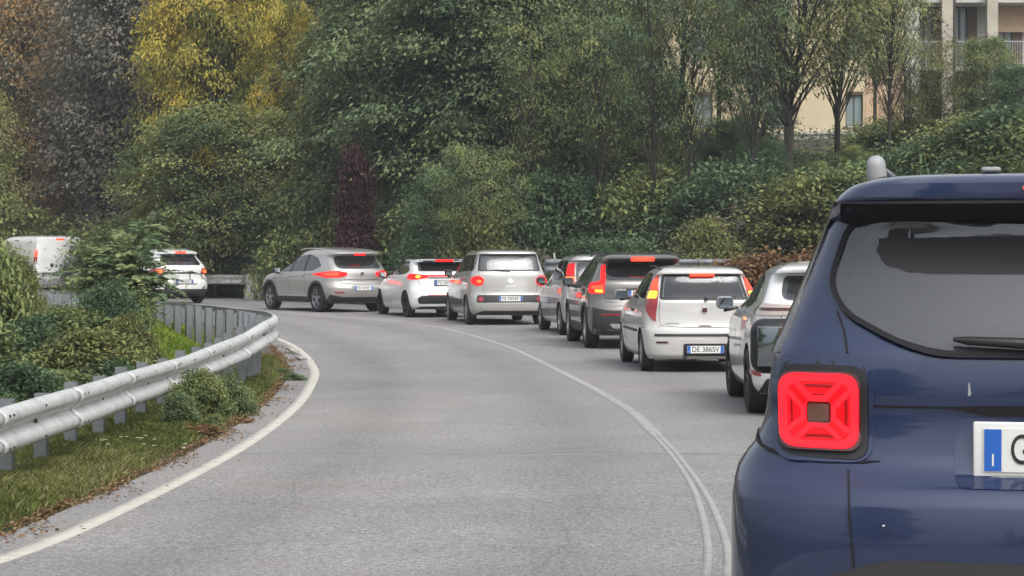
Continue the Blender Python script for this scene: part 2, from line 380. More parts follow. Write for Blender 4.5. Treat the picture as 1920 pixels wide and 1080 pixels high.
E2 = resample(EDGE, 700); strip('edge_line', offset_poly(E2, -.065), offset_poly(E2, .065), 2, .003, LM_E, 'cream white edge line along the verge')
C2 = resample(CEN, 800)
far = [i for i, p in enumerate(C2) if p[1] >= 19.3]; near = [i for i, p in enumerate(C2) if p[1] <= 19.6]
P_ = C2[far]; strip('centre_line', offset_poly(P_, -.065), offset_poly(P_, .065), 2, .003, LM_C, 'single faded centre line farther along the bend')
P_ = C2[near]; w_ = .002 + .026*(1-ss(11, 17, P_[:, 1]))[:, None]
T_ = np.gradient(P_, axis=0); T_ /= np.linalg.norm(T_, axis=1)[:, None]; Nn = np.stack([T_[:, 1], -T_[:, 0]], 1)
strip('centre_line', P_ - Nn*(w_+.045), P_ - Nn*w_, 1, .003, LM_C, 'left stripe of the worn double centre line in front')
strip('centre_line', P_ + Nn*w_, P_ + Nn*(w_+.045), 1, .003, LM_C, 'right stripe of the worn double centre line beside the blue car')
# transverse tar seam
sx = np.linspace(-2.2, 4.6, 90); A = np.stack([sx, 17.55 + .05*np.sin(sx*2.2) + .02*np.sin(sx*9)], 1)
m, t, b = nmat('tar_seam'); co = objco(t); nn_ = noise(t, 3, 5, .7, co)
t.links.new(mixc(t, ramp(t, nn_, [(.42, g3(0)), (.6, g3(.75))]), (.228,.223,.22), (.20,.197,.194)), b.inputs['Base Color']); b.inputs['Roughness'].default_value = .8
strip('tar_seam', A + np.array([0, .06]), A - np.array([0, .06])  , 1, .002, m, 'thin dark repair seam crossing the road')
# wandering cracks in the near lane
def crack(pts, w, seed, label):
    rr = np.random.default_rng(seed); A_ = catmull(pts, .06); k = len(A_); j = np.cumsum(rr.normal(0, .012, k)); j -= np.linspace(0, j[-1], k)
    A_ = A_ + np.stack([j + rr.normal(0, .006, k), 0*j], 1); ww = w*np.clip(rr.uniform(.1, 1.3, k)*np.sin(np.linspace(0.05, 3.1, k))**.4, .15, 2)[:, None]
    strip('road_crack', A_ - np.array([[1., 0]])*ww, A_ + np.array([[1., 0]])*ww, 1, .0015, CRK, label)
CRK = simple('crack_dark', (.15, .145, .14), .95)
crack([(.05, 9.6), (.16, 10.8), (.30, 12.2), (.40, 13.0), (.56, 13.8), (.62, 15.0)], .0035, 3, 'dark wandering crack in the middle of the near lane')
crack([(-1.55, 12.4), (-1.40, 14.0), (-1.46, 15.8), (-1.30, 17.3)], .0035, 5, 'thin crack near the left edge line')
# broken kerb stone at the bend
def kerb_chunk(x, y, sx, sy, h, rz, label):
    rr = random.Random(int(x*977 + y*31)); bm = bmesh.new(); bmesh.ops.create_cube(bm, size=1)
    bmesh.ops.bevel(bm, geom=bm.edges[:], offset=.18, segments=2, profile=.6, affect='EDGES')
    for v in bm.verts:
        v.co.x = v.co.x*sx*(1+rr.uniform(-.12,.12)); v.co.y = v.co.y*sy*(1+rr.uniform(-.12,.12)); v.co.z = (v.co.z+.35)*h*(1+rr.uniform(-.15,.15))
    me = bpy.data.meshes.new('kerb_stone'); bm.to_mesh(me); bm.free()
    o = link('kerb_stone', me, None, KST); o.location = (x, y, float(zg(y))); o.rotation_euler = (0, 0, rz)
    tag(o, label, 'kerb stone', 'broken kerb stones at the bend')
m, t, b = nmat('kerb_concrete'); co = objco(t); nn_ = noise(t, 14, 6, .7, co)
t.links.new(ramp(t, nn_, [(.3, (.24,.23,.21)), (.7, (.5,.48,.43))]), b.inputs['Base Color']); b.inputs['Roughness'].default_value = .9; bump(t, b, nn_, .6, .02); KST = m
kerb_chunk(-3.22, 33.4, .10, .9, .05, .20, 'white worn kerb stone nearest the weeds at the bend tip')
kerb_chunk(-3.52, 35.4, .10, .8, .07, .22, 'pale broken kerb stone just past the bend tip')
kerb_chunk(-3.72, 36.7, .10, .7, .05, .24, 'farthest pale kerb stone along the bend')

# ------------------------------------------------------------------ guard rails
def galv(name, base, lo):
    m, t, b = nmat(name); co = objco(t)
    n1 = noise(t, 5, 6, .7, co); n2 = noise(t, 38, 4, .7, co)
    c = ramp(t, n1, [(.25, lo), (.5, base), (.78, tuple(min(1, v*1.18) for v in base))])
    c = mixc(t, .5, c, ramp(t, n2, [(.3, g3(.72)), (.55, g3(1.05)), (.8, g3(1.15))]), 'MULTIPLY')
    st = N(t, 'ShaderNodeMapping'); st.inputs['Scale'].default_value = (9, 9, .7); t.links.new(co, st.inputs[0])
    sk = ramp(t, noise(t, 2.2, 4, .7, st.outputs[0]), [(.56, g3(0)), (.72, g3(.4))]); c = mixc(t, sk, c, (.20, .17, .13))
    t.links.new(c, b.inputs['Base Color']); b.inputs['Metallic'].default_value = .25; b.inputs['Roughness'].default_value = .42
    bump(t, b, n2, .15, .004); return m
GALV = galv('galvanised_steel', (.63,.63,.62), (.42,.41,.39)); GALVD = galv('weathered_zinc', (.22,.24,.25), (.13,.14,.15))
BOLT = simple('rusty_bolt', (.05, .04, .035), .7, .3)
# profile of a W-beam: (outwards, down from the top)
WB = [(.0,.0),(.028,-.006),(.058,-.02),(.078,-.045),(.082,-.075),(.07,-.10),(.035,-.128),(.006,-.150),(.0,-.162),(.006,-.174),(.035,-.196),(.07,-.224),(.082,-.25),(.078,-.28),(.058,-.304),(.028,-.316),(.0,-.322)]
RAILP = [(-3.5,7.5),(-3.55,9),(-3.5,12),(-3.46,15),(-3.42,18),(-3.42,21),(-3.38,24),(-3.26,26.3),(-3.14,27.5),(-3.13,28.6),(-3.45,30.3),(-4.1,32),(-5.0,34.2),(-6.3,37.2),(-8.0,41.2),(-10.8,48.5),(-14.8,57),(-20,65.5),(-27,74)]
zt = pchip([7, 20, 22.4, 24.2, 26.3, 27.6, 29, 60], [.565, .565, .55, .58, .645, .76, .81, .88])
def guard_rail(P, top, panel, post_sp, lab, side, name='guard_rail', zbase=None, thin=False, dent=0., gmat=None):
    P = resample(np.asarray(P), int(np.sum(np.linalg.norm(np.diff(P, axis=0), axis=1)) / .12))
    Tt = np.gradient(P, axis=0); Tt /= np.linalg.norm(Tt, axis=1)[:, None]; Nr = np.stack([Tt[:, 1], -Tt[:, 0]], 1) * side
    arc = np.r_[0, np.cumsum(np.linalg.norm(np.diff(P, axis=0), axis=1))]
    root = empty(name, (P[0][0], P[0][1], zbase if zbase is not None else T(*P[0])), 0, lab, 'guard rail'); ox, oy, oz = root.location
    rr = random.Random(5); s = 0; k = 0; gm = gmat or GALV
    while s < arc[-1] - .3:
        e = min(s + panel + .10, arc[-1]); ids = np.where((arc >= s - 1e-6) & (arc <= e + 1e-6))[0]
        if len(ids) < 3: break
        ko = rr.uniform(-1, 1) * dent; kz = rr.uniform(-1, 1) * dent * .8; V = []; m = len(WB); L = arc[ids[-1]] - arc[ids[0]]
        for q, i in enumerate(ids):
            u = (arc[i] - arc[ids[0]]) / L
            w = math.sin(math.pi * u); ln = .006 * (1 - u)           # near end laps over the panel before it
            for a, d in WB:
                f = 1 + (.25 if (dent and abs(P[i][1] - 22.6) < .8 and d < -.15) else 0) * math.sin(P[i][1]*9)
                o = a * f + ln + ko * w * .5
                V.append((P[i][0] + Nr[i][0]*o - ox, P[i][1] + Nr[i][1]*o - oy, top(P[i][1]) + d + kz*w*.4 - oz))
        F = [[a*m+b, a*m+b+1, (a+1)*m+b+1, (a+1)*m+b] for a in range(len(ids)-1) for b in range(m-1)]
        o = link('beam', py_mesh('beam', V, F, True), root, gm)
        sm = o.modifiers.new('thickness', 'SOLIDIFY'); sm.thickness = .004; sm.offset = 0
        if not thin:
            mb = MB()
            for d in (-.05, -.27):
                for uu in (.06, .14, .5):
                    j = ids[int(len(ids)*uu)]; c = Vector((P[j][0]+Nr[j][0]*.082-ox, P[j][1]+Nr[j][1]*.082-oy, top(P[j][1])+d-oz)); mb.tube([c, c + Vector((*Nr[j], 0))*.012], .009, 8)
            j = ids[int(len(ids)*.5)]; c = Vector((P[j][0]+Nr[j][0]*.004-ox, P[j][1]+Nr[j][1]*.004-oy, top(P[j][1])-.162-oz)); mb.tube([c, c + Vector((*Nr[j], 0))*.018], .015, 8)
            tag(mb.build('bolts', BOLT, o), kind='stuff')
        s += panel; k += 1
    s = .35; bent = random.Random(9)
    while s < arc[-1]:
        i = int(np.searchsorted(arc, s)); i = min(i, len(P)-1); p = P[i]; nr = Nr[i]; tt = Tt[i]; g = (zbase if zbase is not None else T(p[0]-nr[0]*.15, p[1]-nr[1]*.15)) - .12
        ht = top(p[1]) + bent.uniform(-.035, .004); mb = MB(); r = .0035
        # C-section post: web + two flanges, open side away from the traffic
        W = .045; D = .085
        mb.box(-W, W, -.0, .006, 0, ht - g); mb.box(-W, -W+.006, -D, -.0005, 0, ht - g); mb.box(W-.006, W, -D, -.0005, 0, ht - g)
        mb.box(-W, -W+.028, -D-.006, -D-.0005, 0, ht - g); mb.box(W-.028, W, -D-.006, -D-.0005, 0, ht - g)
        po = mb.build('post', GALVD, root); po.location = (p[0]-nr[0]*.16-ox, p[1]-nr[1]*.16-oy, g-oz)
        ang = math.atan2(nr[1], nr[0]) - math.pi/2; po.rotation_euler = (bent.uniform(-.03,.03), bent.uniform(-.03,.03), ang)
        sp = MB(); sp.box(-.05, .05, .008, .150, -.26, -.06); so_ = sp.build('spacer', GALVD, po); so_.location = (0, 0, ht - g)
        s += post_sp(p[1])
    return root
RAIL = catmull(RAILP, .3)
guard_rail(RAIL, zt, 2.35, lambda y: 1.12 if y < 24.5 or y > 38 else .62, 'galvanised steel guard rail curving along the left verge', 1, dent=.02)
# far outer rail behind the patterned car, seen between it and the jersey barrier
FARP = [(-11.6,73.6),(-9.8,73.3),(-8.3,73.0)]
guard_rail(catmull([(-15.5,77.5),(-13.5,75.2),(-11.6,74.0),(-9.8,73.4),(-8.35,73.0)], .3), lambda y: float(zg(y)) + .80, 3.8, lambda y: 2.0, 'straight pale guard rail behind the patterned hatchback', 1, thin=True, zbase=.14)
guard_rail(catmull([(.8,52.6),(2.6,52.3),(4.4,52.0),(5.25,51.8)], .3), lambda y: 1.50, 4.0, lambda y: 1.5, 'dark steel guard rail on the right bank above the grey car', 1, thin=True, zbase=.75, gmat=GALVD)
# concrete jersey barrier end
mb = MB(); pr = [(-.30,0),(-.30,.10),(-.15,.30),(-.09,.84),(.09,.84),(.15,.30),(.30,.10),(.30,0)]
V = [(a, 0, b) for a, b in pr] + [(a*.98, 1.9, b) for a, b in pr]; k = len(pr)
mb.add(V, [[i, (i+1) % k, k+(i+1) % k, k+i] for i in range(k)] + [list(range(k))[::-1], [k+i for i in range(k)]])
m, t, b = nmat('barrier_concrete'); co = objco(t); nn_ = noise(t, 5, 6, .7, co)
t.links.new(ramp(t, nn_, [(.3, (.48,.46,.42)), (.7, (.68,.66,.61))]), b.inputs['Base Color']); b.inputs['Roughness'].default_value = .9
o = mb.build('jersey_barrier', m); o.location = (-8.72, 72.2, .13); o.rotation_euler = (0, 0, R_(-60))
mod = o.modifiers.new('bevel', 'BEVEL'); mod.width = .02; mod.segments = 2
tag(o, 'whitewashed concrete jersey barrier at the end of the pale guard rail', 'barrier')
# small black and white marker lying by the bend of the rail
mb = MB(); mb.box(-.35, .25, -.05, .05, 0, .05, 0); mb.box(.25, .45, -.06, .06, 0, .07, 1)
o = mb.build('road_debris', [M['black'], M['white_trim']]); o.location = (-4.7, 38.2, float(zg(38.2)) + .004); o.rotation_euler = (0, 0, .15)
tag(o, 'black strip with a white end lying on the road behind the bend of the rail', 'debris')

# ------------------------------------------------------------------ leaves, trees
def leaf_quads(C, L, W, tilt, tiltsd, rng, az=None):
    n = len(C); az = rng.uniform(0, 2*np.pi, n) if az is None else az + rng.normal(0, .7, n)
    ti = rng.normal(tilt, tiltsd, n); L = L * rng.uniform(.65, 1.3, n); W = W * rng.uniform(.7, 1.2, n)
    d = np.stack([np.cos(az)*np.cos(ti), np.sin(az)*np.cos(ti), np.sin(ti)], 1)
    s0 = np.stack([-np.sin(az), np.cos(az), 0*az], 1); u = np.cross(d, s0); ro = rng.normal(0, .35, n)
    s = s0*np.cos(ro)[:, None] + u*np.sin(ro)[:, None]
    V = np.empty((n, 4, 3)); V[:, 0] = C; V[:, 1] = C + d*(L*.45)[:, None] + s*(W*.5)[:, None]
    V[:, 2] = C + d*L[:, None] - np.array([0, 0, 1])*(L*.12)[:, None]; V[:, 3] = C + d*(L*.45)[:, None] - s*(W*.5)[:, None]
    return V.reshape(-1, 3), np.arange(n*4).reshape(n, 4)
def tree_proto(seed, H, Rx, clear, ncl, nleaf, spread, L, W, profile='round', trunkr=.16, fork=False, lean=0., droop=.35, bias=0.):
    rng = np.random.default_rng(seed); r = random.Random(seed)
    mb = MB(); forks = 2 if fork else 1; trunks = []
    for q in range(forks):
        pts = []; ax = (q - .5)*2*.10*H if fork else 0
        for i in range(9):
            u = i / 8; pts.append(Vector((lean*H*u + ax*max(0, u-.25)*1.3 + r.uniform(-.06,.06)*u*H*.25, r.uniform(-.06,.06)*u*H*.25, u*H*.93)))
        trunks.append(pts); mb.tube(pts, [trunkr*(1-.88*(i/8)**.9)*(1.25 if i == 0 else 1) for i in range(9)], 8)
    C = []; tints = []; AZ = []; 
    for k in range(ncl):
        u = (k + .5) / ncl; h = clear + (1 - clear) * (u**.85)
        hh = (h - clear) / (1 - clear)
        if profile == 'round': pr = math.sqrt(max(.03, 1 - (2*hh - .85)**2 / 1.45))
        elif profile == 'umbrella': pr = (.45 + .75*math.sin(min(1, hh*1.15)*math.pi*.62))
        elif profile == 'cone': pr = 1.05 - .8*hh
        else: pr = .75 + .25*math.sin(hh*7)
        rad = Rx * pr * (r.uniform(.12, 1)**.5) * r.uniform(.8, 1.12); az = k*2.39996 + r.uniform(-.4, .4)
        c = Vector((lean*H*h + math.cos(az)*rad, math.sin(az)*rad, h*H)); tr = trunks[k % forks]
        ah = max(clear*.6, h - .10 - .25*rad/Rx) / .93; j = min(7.99, max(0, ah*8)); a = tr[int(j)].lerp(tr[int(j)+1], j % 1)
        midp = a.lerp(c, .5) + Vector((r.uniform(-.2,.2), r.uniform(-.2,.2), .12*rad))
        r0 = trunkr*.34*(1-.55*h)
        mb.tube([a, a.lerp(midp, .55)+Vector((r.uniform(-.1,.1), r.uniform(-.1,.1), .03*rad)), midp, midp.lerp(c, .6)+Vector((0,0,.05)), c], [r0, r0*.75, r0*.55, r0*.35, r0*.15], 5, cap=False)
        for _ in range(2):
            e = c + Vector((r.uniform(-1,1), r.uniform(-1,1), r.uniform(-.3,.5)))*spread*.9; mb.tube([midp.lerp(c, .5), midp.lerp(e, .7), e], [r0*.35, r0*.22, r0*.08], 4, cap=False)
        n = int(nleaf * r.uniform(.55, 1.35)); sp = spread * r.uniform(.7, 1.3)
        q = rng.normal(0, 1, (n, 3)) * np.array([sp*.6, sp*.6, sp*.24])
        rad2 = (q[:, 0]**2 + q[:, 1]**2) ** .5; q[:, 2] -= droop * rad2**1.3 / max(.3, sp)**.3
        # gather the leaves in sprays
        spray = np.round(q / .30) * .30 + rng.normal(0, .08, q.shape); q = np.where(rng.random((n, 1)) < .6, spray, q)
        C.append(np.array(c) + q); AZ.append(np.arctan2(q[:, 1] + .6*math.sin(az), q[:, 0] + .6*math.cos(az)))
        tints.append(np.clip(rng.normal(.45 + r.uniform(-.3, .32) + bias*(h-.5), .09, n), 0, 1))
    C = np.concatenate(C); V, F = leaf_quads(C, L, W, -.42, .36, rng, np.concatenate(AZ))
    return mb.mesh('trunk', 60), np_mesh('crown', V, F, np.concatenate(tints))
TP = {
 'broad':    tree_proto(11, 12, 4.1, .12, 180, 400, .80, .19, .09, 'round', .2),
 'broad2':   tree_proto(12, 12, 4.4, .10, 190, 380, .80, .19, .09, 'round', .22, fork=True),
 'tall':     tree_proto(13, 13, 2.7, .16, 140, 270, .75, .19, .085, 'column', .17),
 'fine':     tree_proto(14, 12, 3.9, .08, 185, 200, .80, .18, .10, 'round', .15),
 'open':     tree_proto(15, 12, 3.8, .38, 76, 150, .95, .21, .09, 'umbrella', .17, fork=True, droop=.25),
 'open2':    tree_proto(16, 13, 3.0, .45, 50, 95, .85, .21, .09, 'umbrella', .15, lean=.03, droop=.25),
 'bare':     tree_proto(17, 11, 2.9, .30, 110, 60, .9, .14, .08, 'round', .13),
}
def place(kind, loc, sc, rz, leaf, label, cat='tree', group='trees along the far side of the road', name='tree', barkm='bark', squash=1.):
    tm, cm = TP[kind]; root = empty(name, loc, rz, label, cat, group); root.scale = (sc*squash, sc*squash, sc)
    for nm, me, mt in (('trunk', tm, M[barkm]), ('crown', cm, LF[leaf])):
        if not me.materials: me.materials.append(mt)
        o = bpy.data.objects.new(nm, me); COL.objects.link(o); o.parent = root
        o.material_slots[0].link = 'OBJECT'; o.material_slots[0].material = mt
    return root
def P2(px, d): return ((px - 960) * d / 4107., d)
def tree_at(kind, px, d, top, leaf, label, rz=None, **kw):
    """top = height above its own base"""
    x, y = P2(px, d); base = T(x, y) - .1; H = {'broad':12,'broad2':12,'tall':13,'fine':12,'open':12,'open2':13,'bare':11}.get(kind, 1)
    return place(kind, (x, y, base), top / H, rz if rz is not None else (px*.37) % 6.28, leaf, label, **kw)
# ------------------------------------------------------------------ bushes (pinnate fronds near, small leaves far)
def frond_mesh(Cs, az, tilt, L, pairs, lw, rng, droop=.35):
    """each frond a drooping rachis with leaflet pairs; returns V,F (quads)"""
    n = len(Cs); Vs = []
    for k in range(pairs):
        u = (k + .8) / pairs
        for sgn in (-1, 1):
            d = np.stack([np.cos(az)*np.cos(tilt), np.sin(az)*np.cos(tilt), np.sin(tilt)], 1)
            s = np.stack([-np.sin(az), np.cos(az), 0*az], 1) * sgn
            base = Cs + d*(L*u)[:, None] - np.array([0, 0, 1])*(droop*L*u*u)[:, None]
            rl = rng.normal(0, .75, n)[:, None]; ll = L*lw*(1.15 - .75*abs(u-.45))*rng.uniform(.8, 1.15, n)
            dd = s*.86 + d*.42 + np.array([0, 0, -.25]); dd /= np.linalg.norm(dd, axis=1)[:, None]
            wv = np.cross(dd, np.array([0, 0, 1.])); wv /= np.linalg.norm(wv, axis=1)[:, None] + 1e-9; wv = wv*np.cos(rl) + np.cross(wv, dd)*np.sin(rl)
            q = np.empty((n, 4, 3)); q[:, 0] = base; q[:, 1] = base + dd*(ll*.45)[:, None] + wv*(ll*.17)[:, None]
            q[:, 2] = base + dd*ll[:, None]; q[:, 3] = base + dd*(ll*.45)[:, None] - wv*(ll*.23)[:, None]; Vs.append(q)
    V = np.stack(Vs, 1); m = V.shape[1]
    return V.reshape(-1, 3), np.arange(n*m*4).reshape(-1, 4), m
def shrub(name, x, y, rad, h, nst, nfr, L, leaf, label, group=None, seed=1, cat='shrub', base=None, pairs=6, spread=1., tintc=.45, up=0., ulo=.12, lw=.36, droop=.35):
    rng = np.random.default_rng(seed); z0 = (T(x, y) if base is None else base) - .05
    root = empty(name, (x, y, z0), 0, label, cat, group); mb = MB(); C = []; A = []; Ti = []; tn = []
    for k in range(nst):
        az = k*2.4 + rng.uniform(-.4, .4); rr = rad*rng.uniform(.15, 1)**.6; hh = h*(1 - .55*(rr/rad)**2)*rng.uniform(.75, 1.05)
        tip = Vector((math.cos(az)*rr, math.sin(az)*rr, hh)); b0 = Vector((math.cos(az)*rr*.25, math.sin(az)*rr*.25, 0)); mid = b0.lerp(tip, .5) + Vector((rng.uniform(-.1,.1), rng.uniform(-.1,.1), .1*h))
        mb.tube([b0, mid, tip], [.022, .014, .005], 5, cap=False)
        tc = tintc + rng.uniform(-.2, .2)
        for j in range(nfr):
            u = rng.uniform(ulo, 1.0)**.7; p = b0.lerp(mid, u*2) if u < .5 else mid.lerp(tip, u*2-1)
            C.append(tuple(p)); A.append(rng.uniform(0, 6.28)); Ti.append(rng.uniform(-.15, .75) * (.6 + .8*u) + up); tn.append(min(1, max(0, tc + .18*(u-.6) + rng.normal(0, .12))))
    C = np.array(C); Lr = L*rng.uniform(.6, 1.15, len(C)); V, F, m = frond_mesh(C, np.array(A), np.array(Ti), Lr, pairs, lw, rng, droop)
    cr = link('foliage', np_mesh('foliage', V, F, np.repeat(np.array(tn), m)), root, LF[leaf]); mb.build('stems', M['bark'], root, 60)
    return root
def leafy_mesh(seed, rx, ry, rz, ncl, nleaf, sp, L, W, tilt=-.1):
    rng = np.random.default_rng(seed); C = []; tn = []
    for k in range(ncl):
        a = rng.uniform(0, 6.28); b = rng.uniform(0, 1); rr = rng.uniform(.45, 1)**.5; s = math.sqrt(1 - b*b)
        c = np.array([rx*rr*s*math.cos(a), ry*rr*s*math.sin(a), rz*rr*b]); n = int(nleaf*rng.uniform(.6, 1.3))
        C.append(c + rng.normal(0, 1, (n, 3))*np.array([sp, sp, sp*.55])); tn.append(np.clip(rng.normal(.45+rng.uniform(-.22,.22), .15, n), 0, 1))
    C = np.concatenate(C); C[:, 2] = np.abs(C[:, 2]); V, F = leaf_quads(C, L, W, tilt, .5, rng); return np_mesh('foliage', V, F, np.concatenate(tn))
BM = [leafy_mesh(31, 1.5, 1.2, 1.7, 75, 210, .25, .12, .07), leafy_mesh(32, 1.9, 1.3, 1.3, 75, 210, .27, .125, .07), leafy_mesh(33, 1.2, 1.1, 2.3, 75, 210, .26, .12, .065, -.5)]
def stem_mesh():
    mb = MB(); r = random.Random(3)
    for k in range(7):
        a = k*.9; e = Vector((math.cos(a)*.8, math.sin(a)*.8, r.uniform(.7, 1.3))); mb.tube([(math.cos(a)*.1, math.sin(a)*.1, -.1), e*.5, e], [.04, .028, .01], 5, cap=False)
    return mb.mesh('stems', 60)
BS = stem_mesh(); BS.materials.append(M['bark'])
def bush(k, x, y, sx, sz, leaf, label, group='undergrowth bushes below the trees', cat='bush', rz=None, z=None, name='bush'):
    root = empty(name, (x, y, (T(x, y) if z is None else z) - .08), (x*1.7+y) % 6.28 if rz is None else rz, label, cat, group); root.scale = (sx, sx, sz)
    me = BM[k]
    if not me.materials: me.materials.append(LF['green'])
    o = bpy.data.objects.new('foliage', me); COL.objects.link(o); o.parent = root; o.material_slots[0].link = 'OBJECT'; o.material_slots[0].material = LF[leaf]
    s = bpy.data.objects.new('stems', BS); COL.objects.link(s); s.parent = root
    return root

# ---- the far treeline, left to right
tree_at('fine', 40, 94, 12.5, 'rust', 'rust-brown tinged tree at the far left behind the white van', squash=.85)
tree_at('fine', -90, 86, 9, 'ygreen', 'yellow-green tree cut by the left edge of the picture')
tree_at('bare', 190, 88, 13.8, 'brown', 'drab grey-brown thin-leaved tree above the white van', squash=1.05)
tree_at('fine', 275, 86, 13.5, 'brown', 'dull brown tree between the rust tree and the yellow one', squash=.9)
tree_at('broad', 360, 92, 15.5, 'brown', 'tall dark brownish tree directly behind the yellow crown')
tree_at('broad', 400, 77, 13.0, 'yellow', 'bright yellow autumn tree with loose hanging branches', barkm='bark', squash=.62)
tree_at('broad2', 545, 75, 10.0, 'yellow', 'smaller golden tree leaning against the big green one', squash=.42)
tree_at('fine', 400, 75, 6.8, 'green', 'mid green tree standing below the yellow crown', squash=1.5)
tree_at('broad2', 520, 84, 12.4, 'ygreen', 'yellow-green tree between the golden and the big green tree')
tree_at('fine', 545, 74, 6.4, 'ygreen', 'low yellowish green tree left of the dark red column')
tree_at('broad2', 780, 72, 11.6, 'blue', 'big blue-green tree left of the middle of the treeline', squash=1.05)
tree_at('broad', 930, 69, 11.5, 'blue', 'largest spreading blue-green tree with a dark trunk in the middle', squash=1.15)
tree_at('broad', 655, 82, 13.5, 'olive', 'olive tree behind the left side of the big blue-green crown')
tree_at('broad2', 870, 86, 15, 'green', 'tall green tree behind the middle of the treeline')
tree_at('tall', 1085, 72, 12.0, 'green', 'upright green tree right of the largest crown')
tree_at('broad2', 1120, 80, 13.5, 'olive', 'dull olive tree before the building comes into view', squash=.5)
tree_at('broad', 1225, 72, 4.6, 'green', 'round green tree below the forked bare trunks')
tree_at('open2', 1275, 70, 12.2, 'olive', 'forked thin tree with dark bare limbs left of the building')
tree_at('open2', 1350, 73, 13.0, 'green', 'slender straight dark trunk in front of the building', squash=.75, rz=1.9)
tree_at('tall', 1412, 68, 11.2, 'blue', 'tall ivy-clad tree in front of the cream building', barkm='bark_ivy', squash=.55)
tree_at('open', 1478, 64, 10.6, 'olive', 'airy forked tree with spreading limbs across the cream facade', rz=.2, squash=1.0)
tree_at('broad', 1355, 68, 3.0, 'blue', 'low dark green tree at the foot of the ivy-clad trunk', squash=1.15)
tree_at('open', 1640, 82, 10.3, 'ygreen', 'light yellow-green tree in front of the balcony corner', squash=.55, rz=2.5)
tree_at('fine', 1900, 64, 3.4, 'dark', 'dark green tree at the right edge hiding the balconies', squash=1.0)
tree_at('fine', 1800, 64, 1.7, 'green', 'low green tree growing below the balconies', squash=1.1)

tree_at('broad', 2050, 70, 5.5, 'green', 'green tree beyond the right edge of the picture')
for q in [('tall',1000,66,6.6,'green','young green tree left of the half-hidden silver car',.8),('fine',1075,66,5.2,'dark','loose dark tree behind the half-hidden silver car',.8),('tall',1150,65,7.4,'blue','slim blue-green tree behind the dark grey car',.7),
          ('open',1205,64,5.4,'green','small spreading green tree over the dark grey car',.8),('fine',1262,65,4.0,'dark','bushy dark tree over the dark guard rail',.8),
          ('tall',1372,64,3.4,'dark','dark narrow tree left of the ivy-clad trunk',.8),('fine',1440,63,2.5,'dark','low dark tree right of the ivy-clad trunk',.9),          ('fine',1535,62,1.5,'green','low green tree left of the grey roof rail',.9),('open',1700,69,4.6,'olive','olive tree screening the balcony corner',.8),
          ('open',1570,72,10.4,'green','leafy green tree screening the middle of the facade',.7),
          ('open2',1665,66,8.5,'green','green thin tree left of the balcony corner',.8),('fine',1850,68,4.3,'green','rounded green tree screening the lower balcony',.9),('open',1745,70,4.6,'olive','small olive tree below the first balcony',.9),
          ('open2',1228,60,9.0,'dark','dark-stemmed tree rising from the bank over the grey car',.75),('open2',1292,60,8.2,'green','straight bare-stemmed tree above the dark guard rail',.6),('open2',1408,59,8.6,'dark','dark-stemmed tree in front of the ivy-clad one',.6),
          ('open2',1128,61,8.4,'green','thin-stemmed tree above the half-hidden silver car',.7),('open2',985,64,8.0,'green','thin-stemmed tree beside the largest crown',.7),
          ('fine',1600,63,1.7,'green','low bright green tree behind the grey roof rail',1.1),
          ('open',900,60,4.4,'green','small spreading green tree above the rounded white car',.9),('fine',820,62,4.0,'dark','loose dark tree above the white hatchback with the black roof',.9),
          ('tall',480,74,5.6,'dark','dark ivy-hung tree over the jersey barrier',.9),('tall',380,78,5.8,'dark','dark ivy-hung tree over the pale far rail',.9)]:
    tree_at(q[0], q[1], q[2], q[3], q[4], q[5], squash=q[6])
# trees filling the depth behind
for i, (px, d, h, k, lf, lab) in enumerate([(130,112,17,'broad','dark','dark backing tree behind the rust-brown crown'),(300,114,19,'broad2','dark','dark backing tree behind the brown crowns'),
     (480,108,18,'broad','olive','tall olive tree rising behind the yellow crown'),(620,104,17,'broad2','dark','dark backing tree behind the dark red column'),(740,106,18,'broad','green','tall green tree far behind the left big crown'),
     (880,108,19,'broad2','olive','tall olive tree far behind the middle crown'),(1010,100,16,'broad','dark','dark backing tree right of the middle crown'),(1040,104,16,'broad2','olive','olive tree at the left end of the building'),(1125,92,10,'broad','dark','dark tree hiding the left corner of the building')]):
    tree_at(k, px, d, h, lf, lab)
# trees on the inside of the bend and behind the camera (seen in reflections and from the side)
for x, y, h, k, lf, lab in [(12,-6,9,'broad','green','green tree right of the road behind the camera'),
     (13,10,9,'broad2','olive','olive tree on the right bank beside the blue car'),(12,28,8,'broad','green','green tree on the right bank beside the white cars'),(-10,-16,9,'broad','green','green tree left of the road behind the camera'),(4,-34,10,'broad2','green','green tree far behind the camera')]:
    place(k, (x, y, T(x, y)-.1), h/12, x+y, lf, lab, group='trees beside the road out of view')
# red creeper column
me = leafy_mesh(41, .62, .6, 4.1, 130, 150, .16, .11, .07, -.7)
x, y = P2(668, 66); root = empty('creeper_column', (x, y, T(x, y)-.1), 0, 'dark wine-red creeper covering a dead trunk behind the silver car', 'creeper')
root.scale = (.85, .85, 1.22); o = link('foliage', me, root, LF['wine'])
for v in me.vertices:
    f = 1.12 + .10*math.sin(v.co.z*2.2) - .02*v.co.z; v.co.x *= f; v.co.y *= f
mb = MB(); mb.tube([(0,0,-.1),(.05,0,2.0),(0,.1,3.6)], [.3,.25,.15], 8); mb.build('trunk', M['bark'], root, 60)
